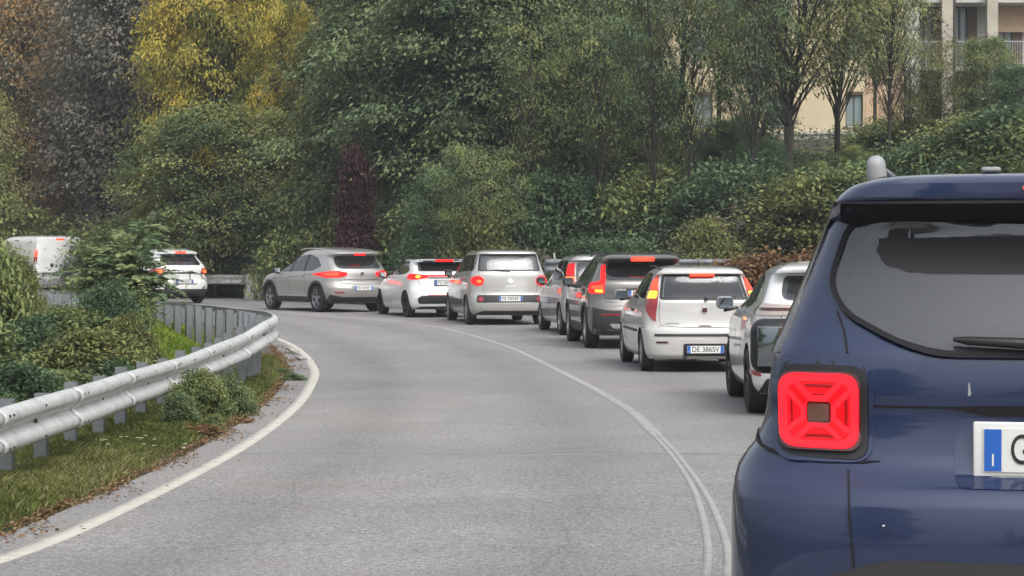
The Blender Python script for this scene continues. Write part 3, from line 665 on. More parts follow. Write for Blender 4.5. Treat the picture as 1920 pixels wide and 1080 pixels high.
# undergrowth line
ul = [(-60,79,1.9,1.7,1,'ygreen','yellow-green bush at the far left behind the van'),(40,84,1.8,2.0,0,'olive','olive bush above the roof of the white van'),(170,80,1.6,1.6,1,'dark','dark bush right of the white van'),
 (250,78,1.7,1.7,0,'green','green bush above the patterned hatchback'),(330,80,1.4,1.6,2,'dark','dark ivy bush right above the patterned hatchback'),(400,79,1.5,1.7,1,'dark','dark ivy bush behind the pale far rail'),(462,79,1.4,1.6,2,'dark','dark ivy bush behind the jersey barrier'),
 (525,76,1.3,1.5,0,'dark','dark bush behind the bonnet of the silver car'),(585,71,1.3,1.6,2,'green','green bush left of the wine-red creeper'),(735,67,1.2,1.3,0,'olive','olive bush right of the wine-red creeper'),(700,70,1.2,1.9,2,'olive','pale olive bush behind the wine-red creeper'),
 (800,66,1.5,1.5,1,'dark','dark bush above the white hatchback with the black roof'),(870,65,1.4,1.7,0,'green','green bush behind the rounded white car'),(950,64,1.5,1.6,1,'blue','blue-green bush above the rounded white car'),(1020,62,1.3,1.3,2,'dark','dark bush in the gap right of the rounded white car'),
 (1090,62,1.3,1.7,0,'dark','dark bush behind the half-hidden silver car'),(1065,66,.9,1.9,2,'olive','narrow olive bush behind the half-hidden silver car'),(1160,62,1.4,1.4,1,'dark','dark bush above the dark grey car'),(1230,61,1.3,1.7,0,'green','green bush above the right side of the grey car'),
 (1300,60,1.4,1.3,1,'dark','dark bush behind the dark guard rail'),(1370,59,1.3,1.6,0,'dark','dark bush at the right end of the dark guard rail'),(1440,58,1.4,1.1,1,'brown','brown twiggy bush behind the dry leaf bank'),(1510,57,1.3,1.15,0,'olive','olive bush left of the blue car roof'),
 (1580,57,1.3,.85,2,'green','bright green bush left of the grey roof rail'),(1660,58,1.4,.95,0,'dark','dark green bush above the roof rail end'),(1735,58,1.1,1.3,1,'dark','dark green bush above the middle of the blue car roof'),(1775,60,1.1,1.4,1,'green','green bush between the two darker ones above the blue roof'),(1820,58,1.5,1.0,2,'olive','olive green bush above the blue car roof'),(1900,57,1.5,1.35,0,'dark','dark green bush at the right edge above the blue roof'),
 (1980,56,1.5,1.6,1,'green','green bush just past the right edge'),(1510,80,1.5,.6,0,'green','green bush below the left end of the grey parapet'),(1585,78,1.4,.6,1,'olive','olive bush below the middle of the grey parapet'),(1680,78,1.5,1.0,0,'green','green bush below the balcony corner'),(1450,78,1.5,1.1,1,'dark','dark bush behind the airy forked tree'),(1700,66,1.2,.8,0,'olive','taller olive bush under the balcony'),(1560,64,1.4,.95,1,'dark','dark bush below the grey terrace wall')]
for px, d, sx, sz, k, lf, lab in ul:
    x, y = P2(px, d); bush(k, x, y, sx, sz, lf, lab)
for i, (px, d, s) in enumerate([(1190,54,.8),(1260,54,.75),(1330,55,.8),(1120,56,.8),(980,58,.8),(900,60,.9),(830,61,.9)]):
    x, y = P2(px, d); bush(i % 3, x, y, s, s*1.1, ('dark','brown','olive')[i % 3], ['low dark bush right of the grey car roof','low brown bush behind the grey car roof','low olive bush just behind the dark guard rail','low dark bush left of the grey car roof','low brown bush in the gap beside the rounded white car','low olive bush over the rounded white car roof','low dark bush left of the rounded white car roof'][i], z=.55)
# dry leaf bank on the right
me = leafy_mesh(51, 2.6, 1.0, .95, 130, 150, .17, .12, .08)
x, y = P2(1505, 46); root = empty('dry_hedge', (x, y, T(x, y)-.15), -.1, 'low brown hedge of dry leaves on the bank left of the blue car', 'hedge')
root.scale = (1, 1, 1.0); link('foliage', me, root, LF['dry']); s = bpy.data.objects.new('stems', BS); COL.objects.link(s); s.parent = root; s.scale = (1, 1, .5)
# shrubs inside the bend
SG = 'shrubs inside the bend behind the left rail'
NB = [leafy_mesh(81, 1.0, .8, 1.0, 80, 230, .13, .085, .048, -.15), leafy_mesh(82, 1.0, .9, 1.1, 90, 210, .12, .075, .042, -.2), leafy_mesh(83, .8, .8, 1.2, 80, 220, .12, .09, .042, -.1)]
def thicket(k, px, d, w, h, leaf, label, z=None):
    x, y = P2(px, d); root = empty('shrub', (x, y, (T(x, y) if z is None else z) - .08), px*.7 % 6.28, label, 'shrub', SG); root.scale = (w, w, h)
    me = NB[k]
    if not me.materials: me.materials.append(LF['green'])
    o = bpy.data.objects.new('foliage', me); COL.objects.link(o); o.parent = root; o.material_slots[0].link = 'OBJECT'; o.material_slots[0].material = LF[leaf]
    q = bpy.data.objects.new('stems', BS); COL.objects.link(q); q.parent = root; q.scale = (.7, .7, .7)
thicket(0, -45, 27.0, .75, 1.55, 'green', 'tall green shrub at the left edge in front of the van')
thicket(2, 42, 30.5, .40, 1.32, 'olive', 'upright olive shrub covering the left side of the van', .15)
thicket(1, 60, 25.0, .75, .85, 'dark', 'dark rounded shrub left of the olive one')
thicket(0, 170, 24.2, .80, .78, 'olive', 'light olive shrub just behind the near rail')
thicket(1, 240, 27.0, .42, .72, 'olive', 'small olive shrub beside the bright grass')
thicket(2, 120, 29.0, .85, .75, 'green', 'green shrub in the gap below the white van', .15)
thicket(1, 205, 29.5, .58, 1.05, 'dark', 'dark green shrub in the middle of the left thicket', .2)
thicket(0, 245, 32.0, .42, .80, 'green', 'green shrub at the left end of the far rail posts', .35)
thicket(0, 10, 33.0, .9, 1.0, 'dark', 'dark shrub behind the tall one at the left edge', .1)
thicket(2, -70, 23.0, .8, .9, 'green', 'green shrub cut by the left edge behind the nearest rail')
thicket(1, 30, 21.5, .65, .55, 'dark', 'low dark shrub behind the nearest rail panels')
thicket(0, 130, 22.2, .60, .50, 'green', 'low green shrub behind the second rail joint')
thicket(1, 205, 23.6, .50, .50, 'dark', 'small dark shrub under the dented rail panel')
x, y = P2(203, 33.5); shrub('shrub', x, y, .30, 1.95, 10, 15, .60, 'blue', 'feathery upright shrub right of the white van', SG, 4, base=.3, tintc=.48, pairs=12, up=.28, ulo=.4, lw=.21, droop=.5)
x, y = P2(258, 32.5); shrub('shrub', x, y, .28, 1.90, 9, 15, .62, 'blue', 'feathery shrub with long fronds hiding part of the patterned car', SG, 5, base=.3, tintc=.48, pairs=12, up=.28, ulo=.4, lw=.21, droop=.5)
x, y = P2(225, 34.0); shrub('shrub', x, y, .45, 1.15, 24, 22, .40, 'blue', 'lower feathery shrub between the two tall plumes', SG, 6, base=.3, tintc=.45, pairs=9, lw=.24, up=.2)
# weeds in front of the rail
WG = 'weeds on the left verge'
def weed(k, px, d, w, h, leaf, label):
    x, y = P2(px, d); root = empty('weed_clump', (x, y, T(x, y) - .02), px % 6, label, 'weed', WG); root.scale = (w, w, h)
    o = bpy.data.objects.new('foliage', NB[k]); COL.objects.link(o); o.parent = root; o.material_slots[0].link = 'OBJECT'; o.material_slots[0].material = LF[leaf]
weed(0, 372, 21.2, .30, .46, 'green', 'dense leafy weed clump in front of the dented rail')
weed(1, 430, 21.8, .26, .40, 'blue', 'dark leafy weed clump right of the dense one')
weed(2, 335, 20.4, .20, .28, 'blue', 'low dark weed clump left of the dense one under the rail')
weed(0, 398, 19.6, .13, .20, 'green', 'small weed in front of the dense clump near the asphalt')
weed(1, 548, 28.0, .21, .13, 'blue', 'flat dark creeping weed spilling onto the white line')
weed(2, 532, 29.6, .17, .10, 'blue', 'flat creeping weed behind the one on the line')
shrub('weed_clump', -2.72, 19.4, .16, .16, 18, 14, .10, 'dry', 'reddish dry weed at the asphalt edge', WG, 26, 'weed', pairs=4)
shrub('weed_clump', -2.62, 20.9, .20, .12, 20, 12, .10, 'dry', 'brown dry weed beside the white line near the clump', WG, 27, 'weed', pairs=4)
# ---- grass: blades as one mass each
def grass(name, n, region, hgt, leaf, label, seed, tint0=.45, wid=.006):
    rng = np.random.default_rng(seed); (x0, x1, y0, y1), fn = region
    X = rng.uniform(x0, x1, n); Y = rng.uniform(y0, y1, n); k = fn(X, Y, rng); X = X[k]; Y = Y[k]; Z = terrain(X, Y) - .008; n = len(X)
    h = hgt*rng.uniform(.35, 1.25, n)*(0.75+.5*np.sin(X*2.3+Y*1.1)**2); a = rng.uniform(0, 6.28, n); ln = h*rng.uniform(.15, 1.0, n); w = wid*rng.uniform(.7, 1.5, n)*(1 + Y/25)
    b = a + rng.normal(1.57, .3, n); D = np.stack([np.cos(a), np.sin(a), 0*a], 1); S = np.stack([np.cos(b), np.sin(b), 0*a], 1); P = np.stack([X, Y, Z], 1); up = np.array([0, 0, 1.])
    V = np.empty((n, 4, 3)); V[:, 0] = P - S*w[:, None]; V[:, 1] = P + S*w[:, None]
    V[:, 2] = P + D*(ln*.4)[:, None] + S*(w*.6)[:, None] + up*(h*.65)[:, None]; V[:, 3] = P + D*ln[:, None] + up*h[:, None]
    t = np.clip(tint0 + .25*np.sin(X*1.9+1)*np.sin(Y*.9) + rng.normal(0, .27, n), 0, 1)
    o = link(name, np_mesh(name, V.reshape(-1, 3), np.arange(n*4).reshape(n, 4), t), None, LF[leaf]); tag(o, label, None, None, 'stuff')
def slf(X, Y): return -sdist(X, Y, ROADL[::2])
def verge(X, Y, rng):
    s = slf(X, Y); return (s > .12 + rng.normal(0, .08, len(X))) & (s < 2.2 + rng.normal(0, .1, len(X))) & (rng.random(len(X)) < np.clip((s+.15)/.6, 0, 1))
def edge(X, Y, rng):
    s = slf(X, Y); return (s > .02 + rng.normal(0, .06, len(X))) & (s < .75 + rng.normal(0, .12, len(X))) & (np.sin(X*7+Y*2.1)+np.sin(Y*3.3) + rng.normal(0, .8, len(X)) > -.2)
def mound(X, Y, rng): s = slf(X, Y); return (s > 1.0) & (s < 5)
def inner(X, Y, rng): s = slf(X, Y); return (s > 1.6) & (s < 6)
grass('grass', 520000, ((-5.4, -2.4, 10, 34), verge), .055, 'grass', 'short mixed green grass on the verge under the rail', 61, .50, .0032)
grass('grass', 120000, ((-5.4, -2.2, 10, 35), edge), .034, 'dry', 'dry reddish brown weeds along the asphalt edge', 62, .45, .004)
grass('grass', 90000, ((-7.5, -3.5, 24.5, 38), mound), .10, 'lush', 'bright lush green grass behind the bend of the rail', 63, .5)
grass('grass', 60000, ((-9, -3.9, 10, 26), inner), .18, 'grass', 'longer grass behind the nearest rail panels', 64, .4)
# dead leaves and grit on the tarmac edge
rng_ = np.random.default_rng(77); q_ = RL[(RL[:, 1] > 9) & (RL[:, 1] < 40)]; k_ = rng_.integers(0, len(q_)-1, 4200); f_ = rng_.random(4200)[:, None]
p_ = q_[k_]*(1-f_) + q_[k_+1]*f_; off_ = np.abs(rng_.normal(0, .10, 4200)) * (rng_.random(4200) < .97) * (1 + .8*np.sin(p_[:, 1]*2.7)); p_ = p_ + np.stack([off_ - .10, 0*off_], 1)
C_ = np.stack([p_[:, 0], p_[:, 1], zg(p_[:, 1]) + rng_.uniform(.004, .018, 4200)], 1); V_, F_ = leaf_quads(C_, .038, .024, .0, .35, rng_)
tag(link('leaf_litter', np_mesh('leaf_litter', V_, F_, np.clip(rng_.normal(.45, .25, 4200), 0, 1)), None, LF['dry']), 'dead leaves and crumbs of soil along the edge of the tarmac', None, None, 'stuff')
# white flowers
mb = MB(); r = random.Random(8)
for k in range(14):
    x = -3.02 + r.uniform(-.32, .42); y = 17.6 + r.uniform(-.45, .45); z = T(x, y) + r.uniform(.07, .12); s = .018
    mb.tube([(x, y, T(x, y)), (x, y, z)], .002, 4, 1)
    for q in range(5):
        a = q*1.257; c = Vector((math.cos(a), math.sin(a), .25)); e = Vector((-math.sin(a), math.cos(a), 0)); p0 = Vector((x, y, z))
        mb.add([p0, p0+c*s*.6+e*s*.4, p0+c*s*1.3, p0+c*s*.6-e*s*.4], [[0,1,2,3]], 0)
tag(mb.build('flowers', [simple('petal_white', (.7,.7,.55), .6), LF['grass']]), 'small cream white flowers in the verge grass', None, None, 'stuff')
# undergrowth sheet of leaves on the far banks so no bare soil shows
def bankleaf(name, n, box, fn, L, leaf, label, seed):
    rng = np.random.default_rng(seed); X = rng.uniform(box[0], box[1], n); Y = rng.uniform(box[2], box[3], n); k = fn(X, Y, rng); X = X[k]; Y = Y[k]
    C = np.stack([X, Y, terrain(X, Y) + np.abs(rng.normal(0, .22, len(X)))], 1); V, F = leaf_quads(C, L, L*.5, .2, .5, rng)
    o = link(name, np_mesh(name, V, F, np.clip(rng.normal(.4, .2, len(X)), 0, 1)), None, LF[leaf]); tag(o, label, None, None, 'stuff')
bankleaf('ground_cover', 150000, (-30, 32, 30, 110), lambda X, Y, g: (sdist(X, Y, ROADR[::3]) > 1.0), .15, 'dark', 'dark ivy and bramble covering the right bank below the trees', 71)
bankleaf('ground_cover', 30000, (-3, 14, 34, 60), lambda X, Y, g: (sdist(X, Y, ROADR[::3]) > .5) & (sdist(X, Y, ROADR[::3]) < 6), .10, 'dry', 'fallen dry leaves on the bank above the queue', 72)
# white peeling stake by the dark trunk
mb = MB(); mb.tube([(0,0,0),(-.08,0,.35),(-.13,.02,.70)], [.04,.035,.02], 6); o = mb.build('stake', simple('peeled_wood', (.6,.58,.5), .8), None, 60)
x, y = P2(1048, 57); o.location = (x, y, .95); tag(o, 'short peeled white stake leaning between the white cars', 'stake')
# distant hill
xs = np.linspace(-900, 900, 60); ys = np.linspace(900, 1500, 14); X, Y = np.meshgrid(xs, ys); Z = -20 + 190*np.sin(np.clip((Y-900)/600, 0, 1)*1.57)*(1+.25*np.sin(X/170)+.08*np.sin(X/43))
i = np.arange(X.size).reshape(X.shape); F = np.stack([i[:-1,:-1], i[:-1,1:], i[1:,1:], i[1:,:-1]], -1).reshape(-1, 4)
m, t, b = nmat('wooded_hill'); co = objco(t); nn_ = noise(t, .03, 6, .7, co); t.links.new(ramp(t, nn_, [(.35, (.03,.05,.03)), (.65, (.07,.10,.05))]), b.inputs['Base Color']); b.inputs['Roughness'].default_value = 1
tag(link('hills', np_mesh('hills', np.stack([X.ravel(), Y.ravel(), Z.ravel()], 1), F, smooth=True), None, m), 'distant wooded hills', None, None, 'structure')

# ------------------------------------------------------------------ building on the terrace
def plaster(name, c, d):
    m, t, b = nmat(name); co = objco(t); n1 = noise(t, .8, 6, .7, co); n2 = noise(t, 20, 4, .7, co)
    cc = ramp(t, n1, [(.3, d), (.65, c)]); cc = mixc(t, .35, cc, ramp(t, n2, [(.3, g3(.85)), (.7, g3(1.1))]), 'MULTIPLY')
    t.links.new(cc, b.inputs['Base Color']); b.inputs['Roughness'].default_value = .92; bump(t, b, n2, .3, .01); return m
PY = plaster('yellow_plaster', (.66,.56,.38), (.56,.46,.30)); PO = plaster('apricot_plaster', (.64,.46,.30), (.55,.39,.25)); PG = plaster('grey_plaster_wall', (.55,.54,.50), (.42,.41,.38))
PC = plaster('pillar_concrete', (.50,.46,.38), (.38,.35,.28)); BR = simple('door_brown', (.10,.055,.03), .5); FRM = simple('window_frame', (.05,.045,.04), .5); WPN = simple('window_pane', (.22,.27,.28), .06, 0, .5)
CUR = simple('shutter_panel', (.30, .27, .24), .7)
def building():
    bx, by, bz = 7.0, 99., 7.2
    root = empty('apartment_building', (bx, by, bz), 0, 'cream and yellow apartment building with balconies behind the trees on the right', 'building')
    s = 41.5
    def X(px): return (px - 960) / s - bx
    def Z(py): return 1.6 + (478 - py) / s - bz
    def b(name, x0, x1, y0, y1, z0, z1, m, par=None):
        mb = MB(); mb.box(x0, x1, y0, y1, z0, z1); return mb.build(name, m, par or root)
    top = 9.5
    # yellow wing: wall built around its windows
    win = [(1438, 1474, 178, 236), (1585, 1618, 172, 226), (1438, 1474, 48, 106), (1585, 1618, 44, 98), (1300, 1336, 48, 106), (1300, 1336, 178, 236)]
    xs = sorted({X(1240), X(1697)} | {X(w[0]) for w in win} | {X(w[1]) for w in win}); rows = [(Z(236), Z(172)), (Z(106), Z(44))]
    zs = [-1.5, Z(236), Z(172), Z(106), Z(44), Z(-60), Z(-125), top]; mb = MB()
    def isw(xa, xb, za, zb):
        xm = (xa+xb)/2; zm = (za+zb)/2
        for w in win:
            if X(w[0]) < xm < X(w[1]) and ((Z(236) < zm < Z(172) and w[3] > 150) or (Z(106) < zm < Z(44) and w[3] < 150)): return True
        return False
    for i in range(len(xs)-1):
        for j in range(len(zs)-1):
            if not isw(xs[i], xs[i+1], zs[j], zs[j+1]): mb.box(xs[i], xs[i+1], 0, .3, zs[j], zs[j+1])
    mb.box(X(1240), X(1240)+.3, .3, 10, -1.5, top); mb.box(X(1240)+.3, X(1697), 9.7, 10, -1.5, top); mb.box(X(1240)+.3, X(1697), .3, 9.7, top-.3, top)
    w = mb.build('yellow_wall', PY, root); w['label'] = 'yellow plaster wing with small windows'
    for q, wn in enumerate(win):
        za, zb = (Z(236), Z(172)) if wn[3] > 150 else (Z(106), Z(44)); xa, xb = X(wn[0]), X(wn[1])
        f = MB(); f.box(xa, xb, .16, .22, za, za+.06); f.box(xa, xb, .16, .22, zb-.06, zb); f.box(xa, xa+.06, .16, .22, za+.06, zb-.06); f.box(xb-.06, xb, .16, .22, za+.06, zb-.06); f.box((xa+xb)/2-.03, (xa+xb)/2+.03, .16, .22, za+.06, zb-.06)
        wo_ = f.build('window', FRM, root); b('pane', xa+.06, xb-.06, .18, .20, za+.06, zb-.06, WPN, wo_); b('sill', xa-.08, xb+.08, -.09, .155, za-.07, za-.002, PG, wo_); b('shutter_box', xa+.0, xb-.0, .02, .155, zb-.14, zb-.002, BR, wo_)
    b('apricot_panel', X(1618)+.1, X(1697)-.02, -.035, -.003, Z(245), Z(135), PO); b('string_course', X(1240), X(1697), -.08, -.003, Z(252), Z(247), PG)
    # balcony wing, wall set back behind pillars
    b('grey_wall', X(1697)+.003, X(1722), -.1, .3, -1.5, top, PG)
    b('back_wall', X(1722)+.003, X(2150), 1.6, 1.9, -1.5, top, PG); b('side_wall', X(2150)+.003, X(2158), -.1, 10, -1.5, top, PY)
    for zf in (Z(124), Z(-3)):
        sl_ = b('balcony_slab', X(1722)+.01, X(2150), -.15, 1.59, zf-.22, zf, PG)
        z1 = zf + 1.12
        for xa, xb in ((X(1722)+.05, X(1764)), (X(1792), X(1840)), (X(1868), X(1930)), (X(1950), X(2140))):
            r_ = MB(); r_.box(xa, xb, -.12, -.08, z1-.05, z1); r_.box(xa, xb, -.115, -.085, zf+.10, zf+.14)
            nb = int((xb-xa)/.11)
            for k in range(nb+1):
                xx = xa + (xb-xa)*k/nb; r_.box(xx-.01, xx+.01, -.11, -.09, zf+.14, z1-.05)
            r_.build('railing', M['bone'], root)
    for xa, xb in ((X(1762), X(1782)), (X(1846), X(1866))):
        b('pillar', xa, xb, -.45, -.16, -1.5, top, PC)
    mb = MB(); mb.tube([(X(1786), -.25, Z(215)), (X(1786), -.25, top)], .07, 10); mb.build('drainpipe', FRM, root, 60)
    mb = MB(); mb.tube([(X(1668), -.09, Z(220)), (X(1668), -.09, top)], .06, 10); mb.build('drainpipe', simple('pipe_brown', (.09,.035,.025), .5), root, 60)
    for (xa, xb) in ((1726, 1760), (1795, 1826), (1880, 1912), (1990, 2030)):
        for z0, z1 in ((Z(124), Z(5)), (Z(250), Z(150)), (Z(-3), Z(-112))):
            f = MB(); A, B = X(xa), X(xb); f.box(A, B, 1.50, 1.58, z1-.1, z1); f.box(A, A+.1, 1.50, 1.58, z0+.02, z1-.1); f.box(B-.1, B, 1.50, 1.58, z0+.02, z1-.1); f.box((A+B)/2-.05, (A+B)/2+.05, 1.50, 1.58, z0+.02, z1-.1)
            dr = f.build('balcony_door', simple('door_dark', (.02,.02,.022), .5) if False else FRM, root); b('pane', A+.1, B-.1, 1.53, 1.55, z0+.02, z1-.1, WPN if xa != 1726 else CUR, dr)
            b('door_leaf', B+.03, B+.45, 1.54, 1.59, z0+.02, z1-.02, BR, dr)
    b('apricot_wall', X(1872), X(1950), 1.2, 1.55, Z(55), Z(-3)-.25, PO)
    b('roof', X(1240)-.6, X(2158)+.6, -1.1, 10.6, top+.003, top+.35, simple('roof_tiles', (.25,.12,.08), .9))
building()
# grey terrace wall below the building
def wallbox(name, x0, x1, y, z0, z1, th, m, label, cat):
    mb = MB(); mb.box(x0, x1, y, y+th, z0, z1); mb.box(x0-.05, x1+.05, y-.06, y+th+.06, z1+.002, z1+.12); o = mb.build(name, m); tag(o, label, cat)
wallbox('terrace_wall', (1490-960)/43.2, (1690-960)/43.2, 95, T(14.5, 95)-1, 1.6+(478-262)/43.2, .3, PG, 'grey concrete parapet at the foot of the yellow building', 'wall')
wallbox('retaining_wall', (1500-960)/46., (1620-960)/46., 89, T(13, 89)-1.5, 1.6+(478-292)/46., .35, plaster('white_wall', (.6,.6,.57), (.35,.34,.3)), 'weathered white retaining wall below the grey parapet', 'wall')
# ------------------------------------------------------------------ cars
TXT = {}
def text_mesh(s, size, mat):
    c = bpy.data.curves.new('t', 'FONT'); c.body = s; c.size = size; c.extrude = .0008; c.align_x = 'CENTER'; c.align_y = 'CENTER'
    o = bpy.data.objects.new('t', c); COL.objects.link(o); dg = bpy.context.evaluated_depsgraph_get(); me = bpy.data.meshes.new_from_object(o.evaluated_get(dg))
    bpy.data.objects.remove(o); bpy.data.curves.remove(c); me.materials.clear(); me.materials.append(mat); return me
def rnd(poly, r, n=4):
    """round the corners of a 2D polygon; r = number or one radius per corner"""
    out = []; k = len(poly); rs = r if isinstance(r, (list, tuple)) else [r]*k
    for i in range(k):
        p = Vector(poly[i]); a = Vector(poly[i-1]) - p; b = Vector(poly[(i+1) % k]) - p; rr = min(rs[i], a.length*.48, b.length*.48)
        if rr < 1e-4: out.append(tuple(p)); continue
        A = p + a.normalized()*rr; B = p + b.normalized()*rr
        for j in range(n+1):
            t = j/n; q = A*(1-t)**2 + p*2*t*(1-t) + B*t*t; out.append(tuple(q))
    return out
def rect(x0, x1, z0, z1, r=.02): return rnd([(x0,z0),(x1,z0),(x1,z1),(x0,z1)], r)
def ribbon(pts, w):
    """thin polygon along a polyline"""
    P = [Vector(p) for p in pts]; L = []; Rr = []
    for i, p in enumerate(P):
        t = (P[min(i+1, len(P)-1)] - P[max(i-1, 0)]).normalized(); nn = Vector((-t.y, t.x)); L.append(tuple(p+nn*w/2)); Rr.append(tuple(p-nn*w/2))
    return [(L[i], L[i+1], Rr[i+1], Rr[i]) for i in range(len(P)-1)]
class Car:
    def __init__(s, name, label, cat, loc, yaw, W, H, L, wf, Rf, Ff, paintm, n=2.8, Lr=.42, Lf=.7, bow=.03, Lrt=None, group='cars queuing on the bend', zb=.2):
        s.W, s.H, s.L = W, H, L; s.w = pchip(*zip(*wf)); s.R = pchip(*zip(*Rf)); s.F = pchip(*zip(*Ff)); s.n = n; s.bow = bow; s.zb = zb
        s.Lr = pchip(*zip(*(Lrt or [(0, Lr), (H*.55, Lr*.95), (H*.75, Lr*.62), (H*.95, Lr*.55), (H, Lr*.5)]))); s.Lf = Lf
        s.zs = sorted({z for z, _ in wf} | {z for z, _ in Rf} | {z for z, _ in Ff}); s.pm = paintm
        x, y = loc; s.root = empty(name, (x, y, float(zg(y)) + .001), yaw, label, cat, group)
    def P(s, u, z):
        a = abs(u); sg = 1 if u >= 0 else -1; w = s.w(z); R = s.R(z); F = s.F(z); span = F - R; Lr = min(s.Lr(z), span*.45); Lf = min(s.Lf, span*.45); e = 2/s.n
        if a <= 1: t = a*math.pi/2; x = w*math.sin(t)**e; y = R + Lr*(1 - max(0, math.cos(t))**e)
        elif a <= 2: x = w; y = R + Lr + (a-1)*(span-Lr-Lf)
        else: t = (3-a)*math.pi/2; t = min(max(t, 0), math.pi/2); x = w*math.sin(t)**.8; y = F - Lf*(1 - max(0, math.cos(t))**.8)
        yn = (y-R)/span; x *= 1 - s.bow*abs(2*yn-1)**3
        return Vector((sg*x, y, z))
    def ux(s, x, z):
        w = s.w(z)*(1-s.bow); q = min(1, abs(x)/w); u = math.asin(min(1, q**(s.n/2)))/(math.pi/2); return u if x >= 0 else -u
    def uy(s, y, z):
        R = s.R(z); F = s.F(z); span = F-R; Lr = min(s.Lr(z), span*.45); Lf = min(s.Lf, span*.45)
        if y < R+Lr: c = max(0, min(1, 1-(y-R)/Lr))**(s.n/2); return math.acos(c)/(math.pi/2)
        if y < F-Lf: return 1 + (y-R-Lr)/(span-Lr-Lf)
        c = max(0, min(1, 1-(F-y)/Lf))**1.25; return 3 - math.acos(c)/(math.pi/2)
    def nrm(s, u, z):
        e = .004; a = abs(u); sg = 1 if u >= 0 else -1
        a0 = max(a-e, 0 if a > e else -e); du = s.P(sg*(a+e), z) - (s.P(sg*(a-e), z) if a > e else s.P(-sg*max(e-a, 1e-4), z))
        dz = s.P(u, min(z+.004, s.H-.002)) - s.P(u, min(z, s.H-.002)-.004); n = dz.cross(du) * (-sg)
        if n.length < 1e-9: return Vector((0, -1, 0))
        n.normalize(); c = Vector((0, s.L*.45, z)); 
        return n if n.dot(s.P(u, z)-c) > 0 or abs(n.z) > .9 and n.z > 0 else -n
    def map(s, mode, a, z, side=1):
        if mode == 'r': return s.ux(a, z)
        if mode == 's': return side*s.uy(a, z)
        if mode == 'f':
            w = s.w(z)*(1-s.bow); q = min(1, abs(a)/w); u = 3 - math.asin(min(1, q**1.25))/(math.pi/2); return u if a >= 0 else -u
        return side*a                                    # 'w': a is u itself
    def ring(s, name, zlist, us, inset=0.):
        V = []; F = []
        for z in zlist:
            for u in us:
                p = s.P(u, z)
                if inset: n = s.nrm(u, z); n.z = 0; p = p - (n.normalized() if n.length > .05 else Vector((0,0,0)))*inset
                V.append(p)
        k = len(us); m = len(zlist)
        for i in range(m-1):
            for j in range(k): F.append([i*k+j, i*k+(j+1) % k, (i+1)*k+(j+1) % k, (i+1)*k+j])
        F.append(list(range(k))[::-1]); F.append([(m-1)*k+j for j in range(k)])
        return V, F, k
    def body(s, axles, rw, cavity=None, windows=(), lowmat=0.0, wellmat='well', archr=1.13, ww=.30):
        """shell with real wheel openings, cabin space and window openings"""
        us = []
        for q in range(9): us.append(q/9)
        us += [1 + q/12 for q in range(12)] + [2 + q/8 for q in range(9)]
        full = [-u for u in us[1:-1]][::-1] + us; full = sorted(full)
        z0, z1 = s.zb, s.H; zl = set(s.zs)
        z = z0
        while z < z1-.10: zl.add(round(z, 3)); z += .04
        z = z1 - .10
        while z < z1: zl.add(round(z, 3)); z += .012
        zl = sorted(q for q in zl if z0 <= q <= z1); f = [zl[0]]
        for q in zl[1:]:
            if q - f[-1] > .005: f.append(q)
        V, F, k = s.ring('b', f, full)
        me = py_mesh('body', V, F)
        mats = [s.pm, M['cladding'], M['interior'], M['well']]
        for m in mats: me.materials.append(m)
        for p in me.polygons: p.material_index = 1 if (lowmat and p.center.z < lowmat) else 0
        me.polygons[-2].material_index = 1
        bm = bmesh.new(); bm.from_mesh(me); bmesh.ops.recalc_face_normals(bm, faces=bm.faces); bm.to_mesh(me); bm.free()
        o = link('body', me, s.root); cut = []
        def addcut(V, F, mi):
            c = py_mesh('cut', V, F)
            for m in mats: c.materials.append(m)
            c.polygons.foreach_set('material_index', [mi]*len(c.polygons)); bm = bmesh.new(); bm.from_mesh(c); bmesh.ops.recalc_face_normals(bm, faces=bm.faces); bm.to_mesh(c); bm.free()
            co = bpy.data.objects.new('cut', c); COL.objects.link(co); co.parent = s.root; cut.append(co)
        if cavity:
            zc0, zc1 = cavity; cu = full[::1]; V, F, _ = s.ring('c', [zc0 + (zc1-zc0)*i/9 for i in range(10)], cu, .055); addcut(V, F, 2)
        for mode, poly, d0, d1 in windows:
            n = len(poly); 
            if mode in 'rf': V = [(x, d0, z) for x, z in poly] + [(x, d1, z) for x, z in poly]
            else: V = [(d0, y, z) for y, z in poly] + [(d1, y, z) for y, z in poly]
            F = [[i, (i+1) % n, n+(i+1) % n, n+i] for i in range(n)] + [list(range(n))[::-1], [n+i for i in range(n)]]; addcut(V, F, 2)
        for ya in axles:
            for sg in (-1, 1):
                mb = MB(); x1 = s.W/2+.1; x0 = s.W/2-ww; R = rw*archr
                mb.tube([(sg*x0, ya, rw), (sg*x1, ya, rw)], R, 36); addcut(mb.V, mb.F, 3)
        for co in cut:
            md = o.modifiers.new('b', 'BOOLEAN'); md.operation = 'DIFFERENCE'; md.solver = 'EXACT'; md.object = co
        bpy.context.view_layer.update(); dg = bpy.context.evaluated_depsgraph_get()
        new = bpy.data.meshes.new_from_object(o.evaluated_get(dg)); o.modifiers.clear(); o.data = new; new.name = 'body'
        for co in cut: bpy.data.objects.remove(co)
        new.polygons.foreach_set('use_smooth', np.ones(len(new.polygons), bool)); new.set_sharp_from_angle(angle=R_(38))
        s.bodyo = o; return o
